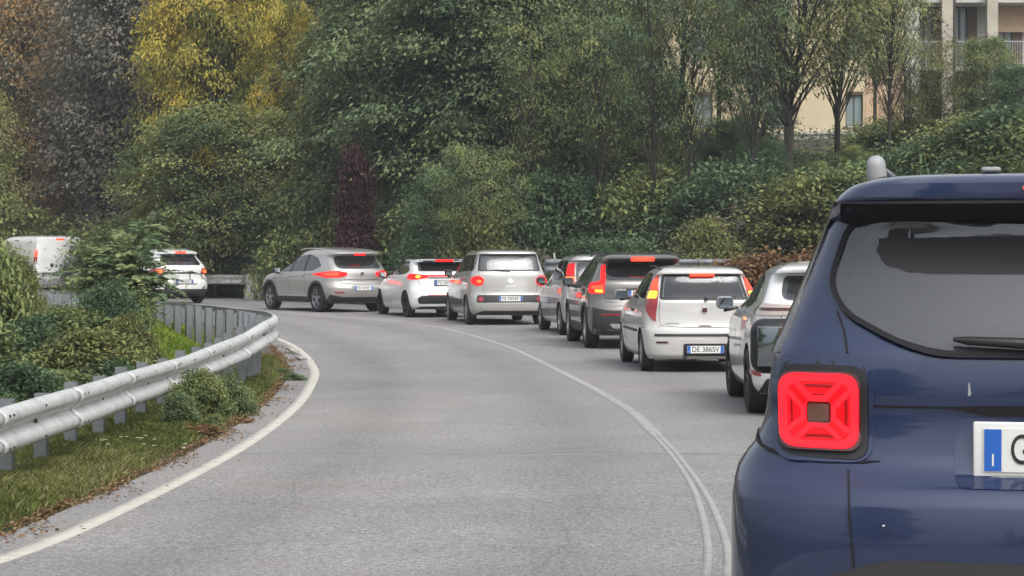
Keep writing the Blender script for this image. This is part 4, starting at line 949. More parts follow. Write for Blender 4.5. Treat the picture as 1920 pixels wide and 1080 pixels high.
    def patch(s, name, poly, mode='r', mat='black', off=.004, parent=None, side=1, thick=.012, da=.07, dz=.06, smooth=True, label=None):
        """a panel that follows the skin: poly in (x,z), (y,z) or (u,z)"""
        polys = poly if isinstance(poly[0][0], (tuple, Vector)) else [poly]
        V = []; F = []
        for pl in polys:
            bm = bmesh.new(); vs = [bm.verts.new((p[0], p[1], 0)) for p in pl]
            try: bm.faces.new(vs)
            except ValueError: bm.free(); continue
            bmesh.ops.triangulate(bm, faces=bm.faces[:])
            xs = [p[0] for p in pl]; zs = [p[1] for p in pl]
            for lo_, hi_, st, ax in ((min(xs), max(xs), da, 0), (min(zs), max(zs), dz, 1)):
                k = math.floor(lo_/st) + 1
                while k*st < hi_ - 1e-4:
                    co = [0, 0, 0]; co[ax] = k*st; no = [0, 0, 0]; no[ax] = 1
                    bmesh.ops.bisect_plane(bm, geom=bm.verts[:]+bm.edges[:]+bm.faces[:], plane_co=co, plane_no=no, dist=1e-5); k += 1
            bmesh.ops.remove_doubles(bm, verts=bm.verts, dist=1e-5)
            bm.verts.index_update(); n0 = len(V); uv = [(v.co.x, v.co.y) for v in bm.verts]
            us = [s.map(mode, a, z, side) for a, z in uv]; nn = [s.nrm(u, z) for u, (a, z) in zip(us, uv)]; pp = [s.P(u, z) for u, (a, z) in zip(us, uv)]
            V += [p + q*off for p, q in zip(pp, nn)]; fl = [[v.index for v in f.verts] for f in bm.faces]
            be = [(e.link_faces[0], e) for e in bm.edges if len(e.link_faces) == 1]; m = len(uv)
            V += [p + q*(off-thick) for p, q in zip(pp, nn)]
            for f in fl: F.append([n0+i for i in f])
            for f, e in be:
                a, b = e.verts[0].index, e.verts[1].index; F.append([n0+a, n0+b, n0+m+b, n0+m+a])
            bm.free()
        me = py_mesh(name, V, F); bm = bmesh.new(); bm.from_mesh(me); bmesh.ops.recalc_face_normals(bm, faces=bm.faces)
        # outward check
        ok = 0
        for f in list(bm.faces)[:12]:
            c = f.calc_center_median(); ok += 1 if f.normal.dot(c - Vector((0, s.L*.45, c.z))) > 0 else -1
        if ok < 0: bmesh.ops.reverse_faces(bm, faces=bm.faces)
        bm.to_mesh(me); bm.free()
        if smooth:
            me.polygons.foreach_set('use_smooth', np.ones(len(me.polygons), bool)); me.set_sharp_from_angle(angle=R_(35))
        o = link(name, me, parent or s.root, M[mat] if isinstance(mat, str) else mat)
        if label: o['label'] = label
        return o
    def both(s, name, poly, **kw):
        out = []
        for sg in (-1, 1):
            if kw.get('mode', 'r') == 'r':
                pl = [[(x*-sg, z) for x, z in q] for q in poly] if isinstance(poly[0][0], tuple) else [(x*-sg, z) for x, z in poly]; k = dict(kw); par = k.get('parent')
            else: pl = poly; k = dict(kw); k['side'] = sg
            if isinstance(k.get('parent'), list): k['parent'] = k['parent'][len(out)]
            out.append(s.patch(name, pl, **k))
        return out
    def seam(s, name, pts, mode='r', w=.006, side=1, off=.0012, mat='gap', both=False):
        r = ribbon(pts, w)
        if both: return s.both(name, r, mode=mode, mat=mat, off=off, thick=.004)
        return s.patch(name, r, mode=mode, mat=mat, off=off, thick=.004, side=side)
    def wheels(s, axles, rw, wid=.21, rim='alloy', spokes=5, style=0, inset=.015, cover=None):
        key = (rw, wid, rim, spokes, style)
        if key not in TXT:
            mb = MB(); prof = [(-wid/2, rw*.66), (-wid/2-.004, rw*.8), (-wid/2+.012, rw*.955), (-wid/2+.035, rw*.992), (0, rw), (wid/2-.035, rw*.992), (wid/2-.012, rw*.955), (wid/2+.004, rw*.8), (wid/2, rw*.66), (wid/2-.03, rw*.64)]
            k = 40; V = []; 
            for x, r in prof:
                for j in range(k): a = 2*math.pi*j/k; V.append((x, r*math.cos(a), r*math.sin(a)))
            m = len(prof); mb.add(V, [[i*k+j, i*k+(j+1) % k, (i+1)*k+(j+1) % k, (i+1)*k+j] for i in range(m-1) for j in range(k)])
            ty = mb.mesh('tyre', 40); ty.materials.append(M['rubber'])
            mb = MB(); xo = wid/2 - .01
            V = []; pr = [(xo+.002, rw*.67), (xo-.005, rw*.63), (xo-.06, rw*.60), (xo-.09, rw*.60)]
            for x, r in pr:
                for j in range(k): a = 2*math.pi*j/k; V.append((x, r*math.cos(a), r*math.sin(a)))
            mb.add(V, [[i*k+j, i*k+(j+1) % k, (i+1)*k+(j+1) % k, (i+1)*k+j] for i in range(3) for j in range(k)], 0)
            mb.tube([(xo-.10, 0, 0), (xo-.085, 0, 0)], rw*.6, 32, 1)
            mb.tube([(xo-.07, 0, 0), (xo-.012, 0, 0)], [rw*.15, rw*.12], 20, 0)
            for q in range(spokes):
                a = 2*math.pi*q/spokes + .3
                for da in ((-.10, .10) if style == 1 else (0,)):
                    w0 = rw*(.05 if style == 1 else (.09 if spokes <= 6 else .05)); w1 = rw*(.035 if style == 1 else (.075 if spokes <= 6 else .045)); b = a + da
                    r_ = Vector((0, math.cos(b), math.sin(b))); tq = Vector((0, -math.sin(b), math.cos(b))); ax = Vector((1, 0, 0))
                    p0 = r_*rw*.08 + ax*(xo-.03); p1 = r_*rw*.615 + ax*(xo-.012); d = ax*.022
                    mb.add([p0-tq*w0, p0+tq*w0, p1+tq*w1, p1-tq*w1, p0-tq*w0+d, p0+tq*w0+d, p1+tq*w1+d*.5, p1-tq*w1+d*.5], [[3,2,1,0],[4,5,6,7],[0,1,5,4],[1,2,6,5],[2,3,7,6],[3,0,4,7]], 0)
            rm = mb.mesh('rim', 40); rm.materials.append(M[rim]); rm.materials.append(M['darkalloy'] if rim != 'cover' else M['black']); TXT[key] = (ty, rm)
        ty, rm = TXT[key]
        for ya in axles:
            for sg in (-1, 1):
                t = bpy.data.objects.new('wheel', ty); COL.objects.link(t); t.parent = s.root; t.location = (sg*(s.W/2-wid/2-inset), ya, rw); t.rotation_euler = (0, 0, 0 if sg > 0 else math.pi)
                r = bpy.data.objects.new('rim', rm); COL.objects.link(r); r.parent = t
    def box(s, name, size, loc, rot=(0,0,0), mat='black', bev=.02, seg=3, parent=None, taper=None):
        bm = bmesh.new(); bmesh.ops.create_cube(bm, size=1)
        for v in bm.verts:
            v.co = Vector((v.co.x*size[0], v.co.y*size[1], v.co.z*size[2]))
            if taper and v.co.z > 0: v.co.x *= taper; v.co.y *= taper
        if bev: bmesh.ops.bevel(bm, geom=bm.edges[:], offset=min(bev, min(size)*.45), segments=seg, profile=.5, affect='EDGES')
        me = bpy.data.meshes.new(name); bm.to_mesh(me); bm.free()
        me.polygons.foreach_set('use_smooth', np.ones(len(me.polygons), bool)); me.set_sharp_from_angle(angle=R_(50))
        o = link(name, me, parent or s.root, M[mat] if isinstance(mat, str) else mat); o.location = loc; o.rotation_euler = rot; return o
    def mirrors(s, y, z, size=(.22,.13,.15), mat='black', out=.12, arm=True, x=None):
        for sg in (-1, 1):
            xb = (x or s.w(z)) ; c = (sg*(xb+out), y, z+.03)
            h = s.box('mirror', size, c, (0, 0, sg*R_(-6)), mat, .045, 4)
            g = s.box('mirror_glass', (size[0]*.82, .006, size[2]*.78), (0, -size[1]/2-.002, 0), (0,0,0), 'mirror', .0, 1, h)
            if arm: s.box('mirror_arm', (out+.04, .05, .035), (-sg*(out*.55), .01, -size[2]*.5-.002), (0, sg*R_(12), 0), 'black', .012, 2, h)
    def plate(s, x, z, wd=.52, ht=.11, txt='', frame=None, blue_r=True, tilt=0., bl_l='I'):
        p = s.P(s.ux(x, z), z) + s.nrm(s.ux(x, z), z)*.012; y = min(s.P(s.ux(x+q*wd/2, z+h*ht/2), z+h*ht/2).y for q in (-1, 0, 1) for h in (-1, 1)) - .012
        rx = -tilt
        o = s.box('number_plate', (wd, .004, ht), (x, y, z), (rx, 0, 0), 'plate', .0)
        def sub(nm, sz, lc, mt): return s.box(nm, sz, lc, (0,0,0), mt, .0, 1, o)
        if frame: s.box('plate_frame', (wd+.05, .012, ht+.045), (0, .0075, -.006), (0,0,0), frame, .012, 3, o)
        sub('blue_band', (.043, .001, ht-.004), (-wd/2+.024, -.0028, 0), 'plate_blue')
        if blue_r: sub('blue_band', (.04, .001, ht-.004), (wd/2-.023, -.0028, 0), 'plate_blue')
        if txt == 'marks' or len(txt) == 1:      # characters that the photograph does not resolve: plain dark strokes
            mk = MB(); sp = (wd-.15)/7.6
            for q in range(7):
                x0 = -wd/2 + .075 + sp*(q + (.6 if q > 1 else 0)); w0 = sp*.58
                if q == 0 and len(txt) == 1: continue
                mk.box(x0, x0+.010, -.0034, -.0026, -ht*.33, ht*.33); mk.box(x0+w0-.010, x0+w0, -.0034, -.0026, -ht*.33 if q % 2 else 0, ht*.33); mk.box(x0+.0102, x0+w0-.0102, -.0034, -.0026, ht*.33-.010, ht*.33)
            mk.build('plate_marks', M['plate_black'], o)
            if len(txt) == 1:
                t = link('lettering', text_mesh(txt, ht*.98, M['plate_black']), o); t.rotation_euler = (math.pi/2, 0, 0); t.location = (-wd/2 + .075 + sp*.36, -.0035, -.001); t.scale = (.68, 1, 1)
        elif txt:
            t = link('lettering', text_mesh(txt, ht*.98, M['plate_black']), o); t.rotation_euler = (math.pi/2, 0, 0); t.location = (0, -.0035, -.001)
            bw = max(v.co.x for v in t.data.vertices) - min(v.co.x for v in t.data.vertices); t.scale = (min(1.3, (wd-.13)/bw), 1, 1)
        t = link('lettering', text_mesh(bl_l, .045, M['white_trim']), o); t.rotation_euler = (math.pi/2, 0, 0); t.location = (-wd/2+.024, -.0042, -ht*.24)
        return o
    def rails(s, x, y0, y1, z, h=.035, mat='black'):
        for sg in (-1, 1):
            mb = MB(); pts = []
            for i in range(9):
                u = i/8; pts.append((sg*x, y0+(y1-y0)*u, z + h*min(1, 5*min(u, 1-u)) + .02*math.sin(math.pi*u)))
            mb.tube(pts, .016, 8); mb.build('roof_rail', M[mat], s.root, 60)
    def seats(s, y_r, z=.55, rows=((0.,),), hw=.42, mat='seat'):
        for y in y_r:
            for x in ((-hw, hw) if y > s.L*.38 else (-hw, 0, hw)):
                b_ = s.box('seat', (.46 if y > s.L*.38 else .40, .14, .60), (x, y, z+.25), (R_(-12), 0, 0), mat, .05)
                s.box('headrest', (.24, .10, .17), (0, 0, .40), (0,0,0), mat, .04, 3, b_)
def std_profile(W, H, L, belt, gb, gt, zb=.2, yg=.42, ysp=.20, roofw=.60, bump=.0, cowl=1.02, tg=.10, wt=None, nose=.0, ws=1.05, wtop=1.95):
    h = W/2
    wf = wt or [(zb,h*.90),(zb+.10,h*.955),(.50,h*.99),(.70,h*1.0),(belt-.12,h*.985),(belt,h*.95),(belt+.05,h*.925),(gt,h*(roofw+.17)),(H-.10,h*(roofw+.12)),(H-.05,h*(roofw+.04)),(H-.018,h*(roofw-.16)),(H,h*.12)]
    Rf = [(zb,.10),(zb+.12,.015),(.45,.0),(.62,.012),(.68,.05),(gb-.03,tg+.0),(gb+.02,tg+.03),(gt,yg),(gt+.025,ysp+.03),(H-.07,ysp),(H-.045,ysp+.05),(H-.018,ysp+.38),(H,L*.42)]
    Ff = [(zb,L-.18),(zb+.12,L-.03),(.55,L),(.72,L-.03),(.84,L-.12),(.92,L-.42),(cowl,L-ws),(gt,L-wtop),(H-.07,L-wtop-.12),(H-.018,L-wtop-.5),(H,L*.5)]
    return wf, Rf, Ff
def locate(px_, py_, yaw, ro, W):
    """root from the contact point of the rear-left tyre"""
    f = Vector((-math.sin(yaw), math.cos(yaw))); r = Vector((math.cos(yaw), math.sin(yaw))); p = Vector((px_, py_)) - f*ro + r*(W/2-.03); return (p.x, p.y)
WHITE = paint('paint_white', (.76,.76,.75), 0, .35, .12); WHITE2 = paint('paint_pearl_white', (.575,.565,.54), .05, .32, .35); BLUE = paint('paint_dark_blue', (.011,.023,.074), .2, .32, .14)
GREY = paint('paint_dark_grey', (.185,.18,.17), .7, .38, .3); SILVER = paint('paint_silver', (.46,.46,.45), .55, .36, .3); BEIGE = paint('paint_silver_beige', (.47,.45,.43), .6, .36, .3); WVAN = paint('paint_van_white', (.76,.76,.76), 0, .4, .3)
SBL = paint('paint_champagne', (.47,.46,.44), .3, .36, .25); BLKP = paint('paint_black', (.012,.012,.013), 0, .3, .1)
def side_glass(c, dlo, pillars, mat='glass'):
    """one opening each side: window panes split by black pillars"""
    c.both('window', dlo, mode='s', mat=mat, off=.002, thick=.006)
    for p in pillars: c.both('window_pillar', p, mode='s', mat='black', off=.0045, thick=.005)
def trimring(c, name, poly, w, mode='r', off=.005, mat='black', side=1):
    P = [Vector(p) for p in poly]; cen = sum(P, Vector((0, 0)))/len(P); n = len(P); quads = []
    inn = []
    for i, p in enumerate(P):
        t = (P[(i+1) % n] - P[i-1]).normalized(); nn = Vector((-t.y, t.x)); nn = nn if nn.dot(cen-p) > 0 else -nn; inn.append(p + nn*w)
    for i in range(n): quads.append((tuple(P[i]), tuple(P[(i+1) % n]), tuple(inn[(i+1) % n]), tuple(inn[i])))
    return c.patch(name, quads, mode=mode, mat=mat, off=off, thick=.006, side=side)

# ============================================================ white older three-door hatchback
def car_old_hatch():
    W, H, L = 1.66, 1.46, 3.84; yaw = R_(3.3)
    wf = [(.18,.76),(.26,.80),(.45,.825),(.60,.83),(.72,.825),(.86,.805),(.96,.775),(1.0,.76),(1.30,.63),(1.36,.595),(1.41,.53),(1.445,.36),(1.46,.10)]
    Rf = [(.18,.08),(.24,.01),(.40,.0),(.58,.02),(.63,.06),(.80,.09),(.95,.10),(.99,.12),(1.32,.36),(1.345,.30),(1.385,.32),(1.415,.42),(1.44,.75),(1.46,1.6)]
    Ff = [(.18,L-.16),(.30,L-.02),(.5,L),(.66,L-.04),(.78,L-.2),(.90,L-.6),(.97,L-.95),(1.32,L-1.75),(1.40,L-1.95),(1.44,L-2.2),(1.46,1.9)]
    c = Car('hatchback', 'older white hatchback with tall pillar lamps and a plain steel body', 'car', locate(1.79, 30.28, yaw, .62, W), yaw, W, H, L, wf, Rf, Ff, WHITE2, n=3.4, Lr=.34, zb=.18)
    ax = (.62, .62+2.46); rg = rnd([(-.56,1.0),(.56,1.0),(.49,1.325),(-.49,1.325)], .05)
    dlo = rnd([(.55,1.0),(2.62,.975),(1.95,1.33),(.80,1.35)], [.1,.03,.12,.12])
    fg = rnd([(-.60,1.0),(.60,1.0),(.50,1.30),(-.50,1.30)], .05)
    c.body(ax, .285, (.70, 1.375), [('r', rg, -.5, 1.4), ('s', dlo, -1.2, 1.2), ('f', fg, 1.5, 3.4)], archr=1.12)
    c.wheels(ax, .285, .175, 'alloy', 8)
    c.patch('rear_window', [(x*1.07, 1.162+(z-1.162)*1.05) for x, z in rg], mat='glass_clear', off=.002, thick=.005); trimring(c, 'window_seal', [(x*1.09, 1.162+(z-1.162)*1.08) for x, z in rg], .035)
    side_glass(c, dlo, [[(1.30,.985),(1.38,.985),(1.30,1.35),(1.22,1.35)]]); c.patch('windscreen', fg, mode='f', mat='glass', off=.002, thick=.005)
    for sg, lab in ((-1, None), (1, None)):
        def u(x, z): return c.ux(x, z)
        outer = [(u(.655,1.33), 1.33), (u(.57,1.31), 1.31), (u(.60,1.1), 1.1), (u(.635,.90), .90), (u(.655,.69), .69), (u(.70,.72), .72), (u(.775,.93), .93), (1.02, 1.06), (.97, 1.2)]
        ln = c.patch('tail_light', rnd(outer, .02), mode='w', mat='red_off', off=.012, side=sg, da=.08)
        c.patch('brake_light', rnd([(u(.585,1.28),1.28),(u(.60,1.12),1.12),(.94,1.12),(.93,1.25)], .03), mode='w', mat='red_hot', off=.016, side=sg, parent=ln, da=.08)
        c.patch('indicator_light', rnd([(u(.61,1.10),1.10),(u(.64,1.0),1.0),(1.0,1.0),(.98,1.10)], .04), mode='w', mat='amber_on', off=.017, side=sg, parent=ln, da=.08)
    b = c.patch('high_brake_light', rect(-.17,.17,1.305,1.345,.015), mat='red_hot', off=.02)
    c.seam('hatch_seam', [(-.60,.985),(-.615,.80),(-.60,.64),(-.3,.615),(0,.61),(.3,.615),(.60,.64),(.615,.80),(.60,.985)])
    c.seam('bumper_seam', [(.10,.62),(.4,.60),(.60,.58)], mode='s', both=True)
    c.patch('bumper_strip', rect(-.68,.68,.495,.525,.01), mat='black', off=.012)
    c.both('reflector', rect(.50,.66,.40,.425,.008), mat='dark_lens', off=.01)
    c.patch('plate_recess', rect(-.30,.30,.225,.395,.03), mat='black', off=.004)
    c.plate(0, .315, .50, .10, 'DE 386SV')
    c.patch('hatch_handle', rnd([(-.10,.625),(.10,.625),(.06,.64),(-.06,.64)], .005), mat='black', off=.01)
    mb = MB(); mb.tube([(0,.115,.85),(0,.075,.85)], [.047,.045], 20); e = mb.build('badge', M['chrome'], c.root, 40); c.box('badge_disc', (.06,.004,.06), (0,.073,.85), mat='dark_lens', bev=.002, parent=None)
    mb = MB(); mb.tube([(0,.12,.70),(0,.083,.70)], .017, 12); mb.build('lock', M['dark_lens'], c.root, 40)
    c.patch('name_badge', rect(-.53,-.35,.655,.677,.004), mat='grey_plastic', off=.004, thick=.004)
    mb = MB(); mb.tube([(.02,.085,1.005),(.20,.09,1.012),(.46,.14,1.045)], [.012,.01,.006], 6); mb.tube([(.02,.15,1.0),(.02,.07,1.0)], .022, 10); mb.build('rear_wiper', M['black'], c.root, 50)
    mb = MB(); mb.tube([(0,.66,1.425),(-.02,.55,1.53)], [.008,.004], 6); mb.build('aerial', M['black'], c.root)
    for sg in (-1, 1):
        mb = MB(); mb.tube([(sg*.55,.42,1.405),(sg*.53,1.3,1.445),(sg*.52,1.9,1.435)], .010, 6); mb.build('roof_trim', M['black'], c.root)
    c.seam('door_seam', [(1.36,.98),(1.38,.7),(1.40,.30)], mode='s', both=True); c.seam('door_seam', [(2.58,.95),(2.56,.6),(2.45,.30)], mode='s', both=True)
    c.both('side_strip', [(1.0,.53),(2.6,.53),(2.6,.565),(1.0,.565)], mode='s', mat='black', off=.012)
    c.both('door_handle', rnd([(1.5,.80),(1.68,.80),(1.68,.84),(1.5,.84)], .01), mode='s', mat='black', off=.02)
    c.mirrors(2.42, 1.0, (.20,.11,.13), 'grey_plastic', .13)
    mb = MB(); mb.tube([(-.28,.0,.20),(-.28,.35,.22)], .025, 12); mb.build('exhaust', M['cladding'], c.root, 60)
    c.box('silencer', (.42,.30,.13), (-.28,.36,.215), mat='cladding', bev=.04)
    c.seats((1.05, 2.05), .50)
car_old_hatch()

# ============================================================ dark grey SUV
def car_grey_suv():
    W, H, L = 1.86, 1.65, 4.42; yaw = R_(4.7); h = W/2
    wf = [(.24,.84),(.34,.90),(.60,.93),(.80,.925),(.95,.905),(1.08,.88),(1.14,.855),(1.45,.70),(1.53,.665),(1.58,.61),(1.63,.42),(1.65,.1)]
    Rf = [(.24,.14),(.34,.03),(.55,.0),(.68,.01),(.74,.05),(.84,.10),(1.0,.11),(1.12,.13),(1.16,.16),(1.46,.38),(1.50,.20),(1.55,.17),(1.58,.22),(1.63,.75),(1.65,1.8)]
    Ff = [(.24,L-.16),(.34,L-.02),(.6,L),(.85,L-.04),(.98,L-.2),(1.05,L-.7),(1.12,L-1.15),(1.46,L-1.85),(1.58,L-2.1),(1.63,L-2.4),(1.65,2.1)]
    c = Car('suv', 'dark metallic grey SUV with tall L-shaped lit lamps', 'car', locate(1.26, 37.7, yaw, .87, W), yaw, W, H, L, wf, Rf, Ff, GREY, n=3.2, Lr=.42, zb=.24)
    ax = (.87, .87+2.70); rg = rnd([(-.60,1.18),(.60,1.18),(.545,1.50),(-.545,1.50)], .06); dlo = rnd([(.70,1.25),(1.0,1.15),(3.12,1.11),(2.35,1.50),(1.05,1.53),(.75,1.46)], [.05,.06,.03,.1,.1,.05])
    fg = rnd([(-.68,1.13),(.68,1.13),(.56,1.46),(-.56,1.46)], .05)
    c.body(ax, .345, (.90, 1.56), [('r', rnd([(-.58,1.19),(.58,1.19),(.54,1.45),(-.54,1.45)], .05), -.5, 1.7), ('s', dlo, -1.3, 1.3), ('f', fg, 1.9, 4.0)], lowmat=.0)
    c.wheels(ax, .345, .23, 'alloy', 5, 1)
    c.patch('rear_window', rnd([(-.63,1.165),(.63,1.165),(.575,1.455),(-.575,1.455)], .07), mat='glass', off=.002, thick=.005)
    c.patch('spoiler_underside', rnd([(-.60,1.445),(.60,1.445),(.58,1.525),(-.58,1.525)], .03), mat='black', off=.004)
    side_glass(c, dlo, [[(1.26,1.12),(1.36,1.12),(1.30,1.53),(1.20,1.53)],[(2.16,1.10),(2.26,1.10),(2.20,1.52),(2.10,1.52)]]); c.patch('windscreen', fg, mode='f', mat='glass', off=.002, thick=.005)
    for sg in (-1, 1):
        u = c.ux
        L1 = rnd([(u(.60,1.42),1.42),(u(.655,1.42),1.42),(u(.70,1.18),1.18),(u(.74,1.135),1.135),(u(.875,1.12),1.12),(u(.885,.99),.99),(u(.85,.94),.94),(u(.66,.94),.94),(u(.645,1.05),1.05),(u(.62,1.2),1.2)], .012, 3)
        ln = c.patch('tail_light', L1, mode='w', mat='red_on', off=.014, side=sg, da=.05)
        c.patch('brake_light', rnd([(u(.665,1.11),1.11),(u(.70,1.08),1.08),(u(.835,1.08),1.08),(u(.84,1.02),1.02),(u(.67,1.02),1.02)], .01), mode='w', mat='red_hot', off=.018, side=sg, parent=ln, da=.05)
        c.patch('indicator_light', rnd([(u(.675,1.01),1.01),(u(.80,1.01),1.01),(u(.79,.965),.965),(u(.675,.955),.955)], .015), mode='w', mat='amber_on', off=.019, side=sg, parent=ln, da=.05)
    c.patch('high_brake_light', rect(-.20,.20,1.50,1.555,.012), mat='red_hot', off=.012)
    c.patch('rear_cladding', rnd([(-.90,.26),(.90,.26),(.905,.72),(.60,.66),(0,.64),(-.60,.66),(-.905,.72)], .03), mat='cladding', off=.006)
    c.patch('skid_plate', rnd([(-.52,.36),(.52,.36),(.58,.435),(-.58,.435)], .02), mat='skid', off=.016)
    c.both('reflector', rect(.40,.72,.575,.60,.008), mat='red_off', off=.014)
    c.seam('hatch_seam', [(-.64,1.16),(-.66,.95),(-.62,.80),(0,.77),(.62,.80),(.66,.95),(.64,1.16)]); c.seam('hatch_crease', [(-.62,.86),(0,.84),(.62,.86)], w=.01)
    c.plate(0, .95, .50, .10, 'marks', frame='black')
    c.patch('plate_recess', rect(-.30,.30,.875,1.03,.02), mat='black', off=.002)
    c.both('side_cladding', [(1.32,.26),(3.12,.26),(3.12,.42),(1.32,.42)], mode='s', mat='cladding', off=.008)
    for ya in ax:
        q = [(ya+.455*math.cos(a), .345+.455*math.sin(a)) for a in [R_(-8+16.33*i) for i in range(13)]]; q2 = [(ya+.395*math.cos(a), .345+.395*math.sin(a)) for a in [R_(-8+16.33*i) for i in range(13)]]
        c.both('arch_trim', [(q[i], q[i+1], q2[i+1], q2[i]) for i in range(12)], mode='s', mat='cladding', off=.010)
    c.seam('door_seam', [(1.28,1.12),(1.24,.85),(1.36,.5),(1.40,.42)], mode='s', both=True); c.seam('door_seam', [(2.2,1.1),(2.22,.7),(2.2,.42)], mode='s', both=True); c.seam('door_seam', [(3.1,1.08),(3.12,.7),(3.0,.42)], mode='s', both=True)
    c.both('door_handle', rnd([(1.38,.97),(1.58,.97),(1.58,1.0),(1.38,1.0)], .01), mode='s', mat=GREY, off=.025); c.both('door_handle', rnd([(2.32,.95),(2.52,.95),(2.52,.98),(2.32,.98)], .01), mode='s', mat=GREY, off=.025)
    c.rails(.60, .55, 2.5, 1.575, .045); c.mirrors(2.95, 1.08, (.20,.13,.14), 'black', .09)
    mb = MB(); mb.tube([(0,.17,1.19),(.25,.18,1.20),(.42,.22,1.22)], [.014,.01,.006], 6); mb.build('rear_wiper', M['black'], c.root, 50)
    c.seats((1.3, 2.4), .62)
car_grey_suv()

# ============================================================ half hidden silver-white MPV
def car_mpv():
    W, H, L = 1.75, 1.60, 3.95; yaw = R_(7.7)
    wf = [(.22,.80),(.32,.85),(.55,.875),(.75,.87),(.92,.85),(1.02,.83),(1.08,.81),(1.42,.71),(1.49,.68),(1.54,.61),(1.585,.42),(1.60,.1)]
    Rf = [(.22,.10),(.32,.02),(.5,.0),(.64,.02),(.70,.06),(1.0,.08),(1.04,.10),(1.44,.24),(1.47,.17),(1.52,.18),(1.555,.3),(1.585,.7),(1.60,1.7)]
    Ff = [(.22,L-.16),(.32,L-.02),(.55,L),(.75,L-.05),(.86,L-.25),(.97,L-.7),(1.05,L-1.0),(1.44,L-1.75),(1.53,L-1.95),(1.585,L-2.2),(1.60,2.0)]
    c = Car('compact_van', 'pale silver compact MPV mostly hidden behind the dark grey SUV', 'car', locate(.94, 43.06, yaw, .70, W), yaw, W, H, L, wf, Rf, Ff, SILVER, n=3.6, Lr=.32, zb=.22)
    ax = (.70, 3.30); rg = rnd([(-.58,1.06),(.58,1.06),(.55,1.42),(-.55,1.42)], .05); dlo = rnd([(.42,1.10),(2.85,1.03),(2.15,1.44),(.52,1.46)], .06); fg = rnd([(-.64,1.07),(.64,1.07),(.56,1.42),(-.56,1.42)], .05)
    c.body(ax, .31, (.80, 1.51), [('r', rg, -.5, 1.4), ('s', dlo, -1.2, 1.2), ('f', fg, 1.6, 3.6)]); c.wheels(ax, .31, .2, 'alloy', 7)
    c.patch('rear_window', [(x*1.06, 1.24+(z-1.24)*1.06) for x, z in rg], mat='glass', off=.002, thick=.005); side_glass(c, dlo, [[(.98,1.07),(1.10,1.07),(1.08,1.46),(.96,1.46)],[(1.92,1.04),(2.0,1.04),(1.96,1.45),(1.88,1.45)]]); c.patch('windscreen', fg, mode='f', mat='glass', off=.002, thick=.005)
    u = c.ux
    for sg in (-1, 1):
        ln = c.patch('tail_light', rnd([(u(.60,1.42),1.42),(u(.64,1.0),1.0),(1.0,.98),(1.0,1.40)], .02), mode='w', mat='red_off', off=.014, side=sg, da=.06)
        c.patch('brake_light', rnd([(u(.61,1.40),1.40),(u(.63,1.19),1.19),(.97,1.19),(.97,1.39)], .02), mode='w', mat='red_on', off=.018, side=sg, parent=ln, da=.06)
        c.patch('indicator_light', rnd([(u(.635,1.15),1.15),(u(.645,1.03),1.03),(.97,1.02),(.97,1.15)], .02), mode='w', mat='orange_on', off=.018, side=sg, parent=ln, da=.06)
    c.patch('high_brake_light', rect(-.15,.15,1.47,1.50,.01), mat='red_on', off=.01)
    c.seam('hatch_seam', [(-.60,1.04),(-.62,.8),(-.55,.66),(.55,.66),(.62,.8),(.60,1.04)]); c.plate(0, .80, .5, .10, 'marks', frame='black')
    for a, b in ((1.04,1.06),(1.96,1.98),(2.86,2.82)): c.seam('door_seam', [(a,1.03),(b,.7),(a,.30)], mode='s', both=True)
    c.both('door_handle', rnd([(1.15,.90),(1.33,.90),(1.33,.93),(1.15,.93)], .01), mode='s', mat='chrome', off=.025); c.both('door_handle', rnd([(2.05,.88),(2.23,.88),(2.23,.91),(2.05,.91)], .01), mode='s', mat='chrome', off=.025)
    c.mirrors(2.72, 1.02, (.18,.12,.14), 'black', .09); c.patch('lower_bumper', rnd([(-.8,.23),(.8,.23),(.78,.36),(-.78,.36)], .02), mat='cladding', off=.006); c.seats((1.0, 2.0), .58)
car_mpv()

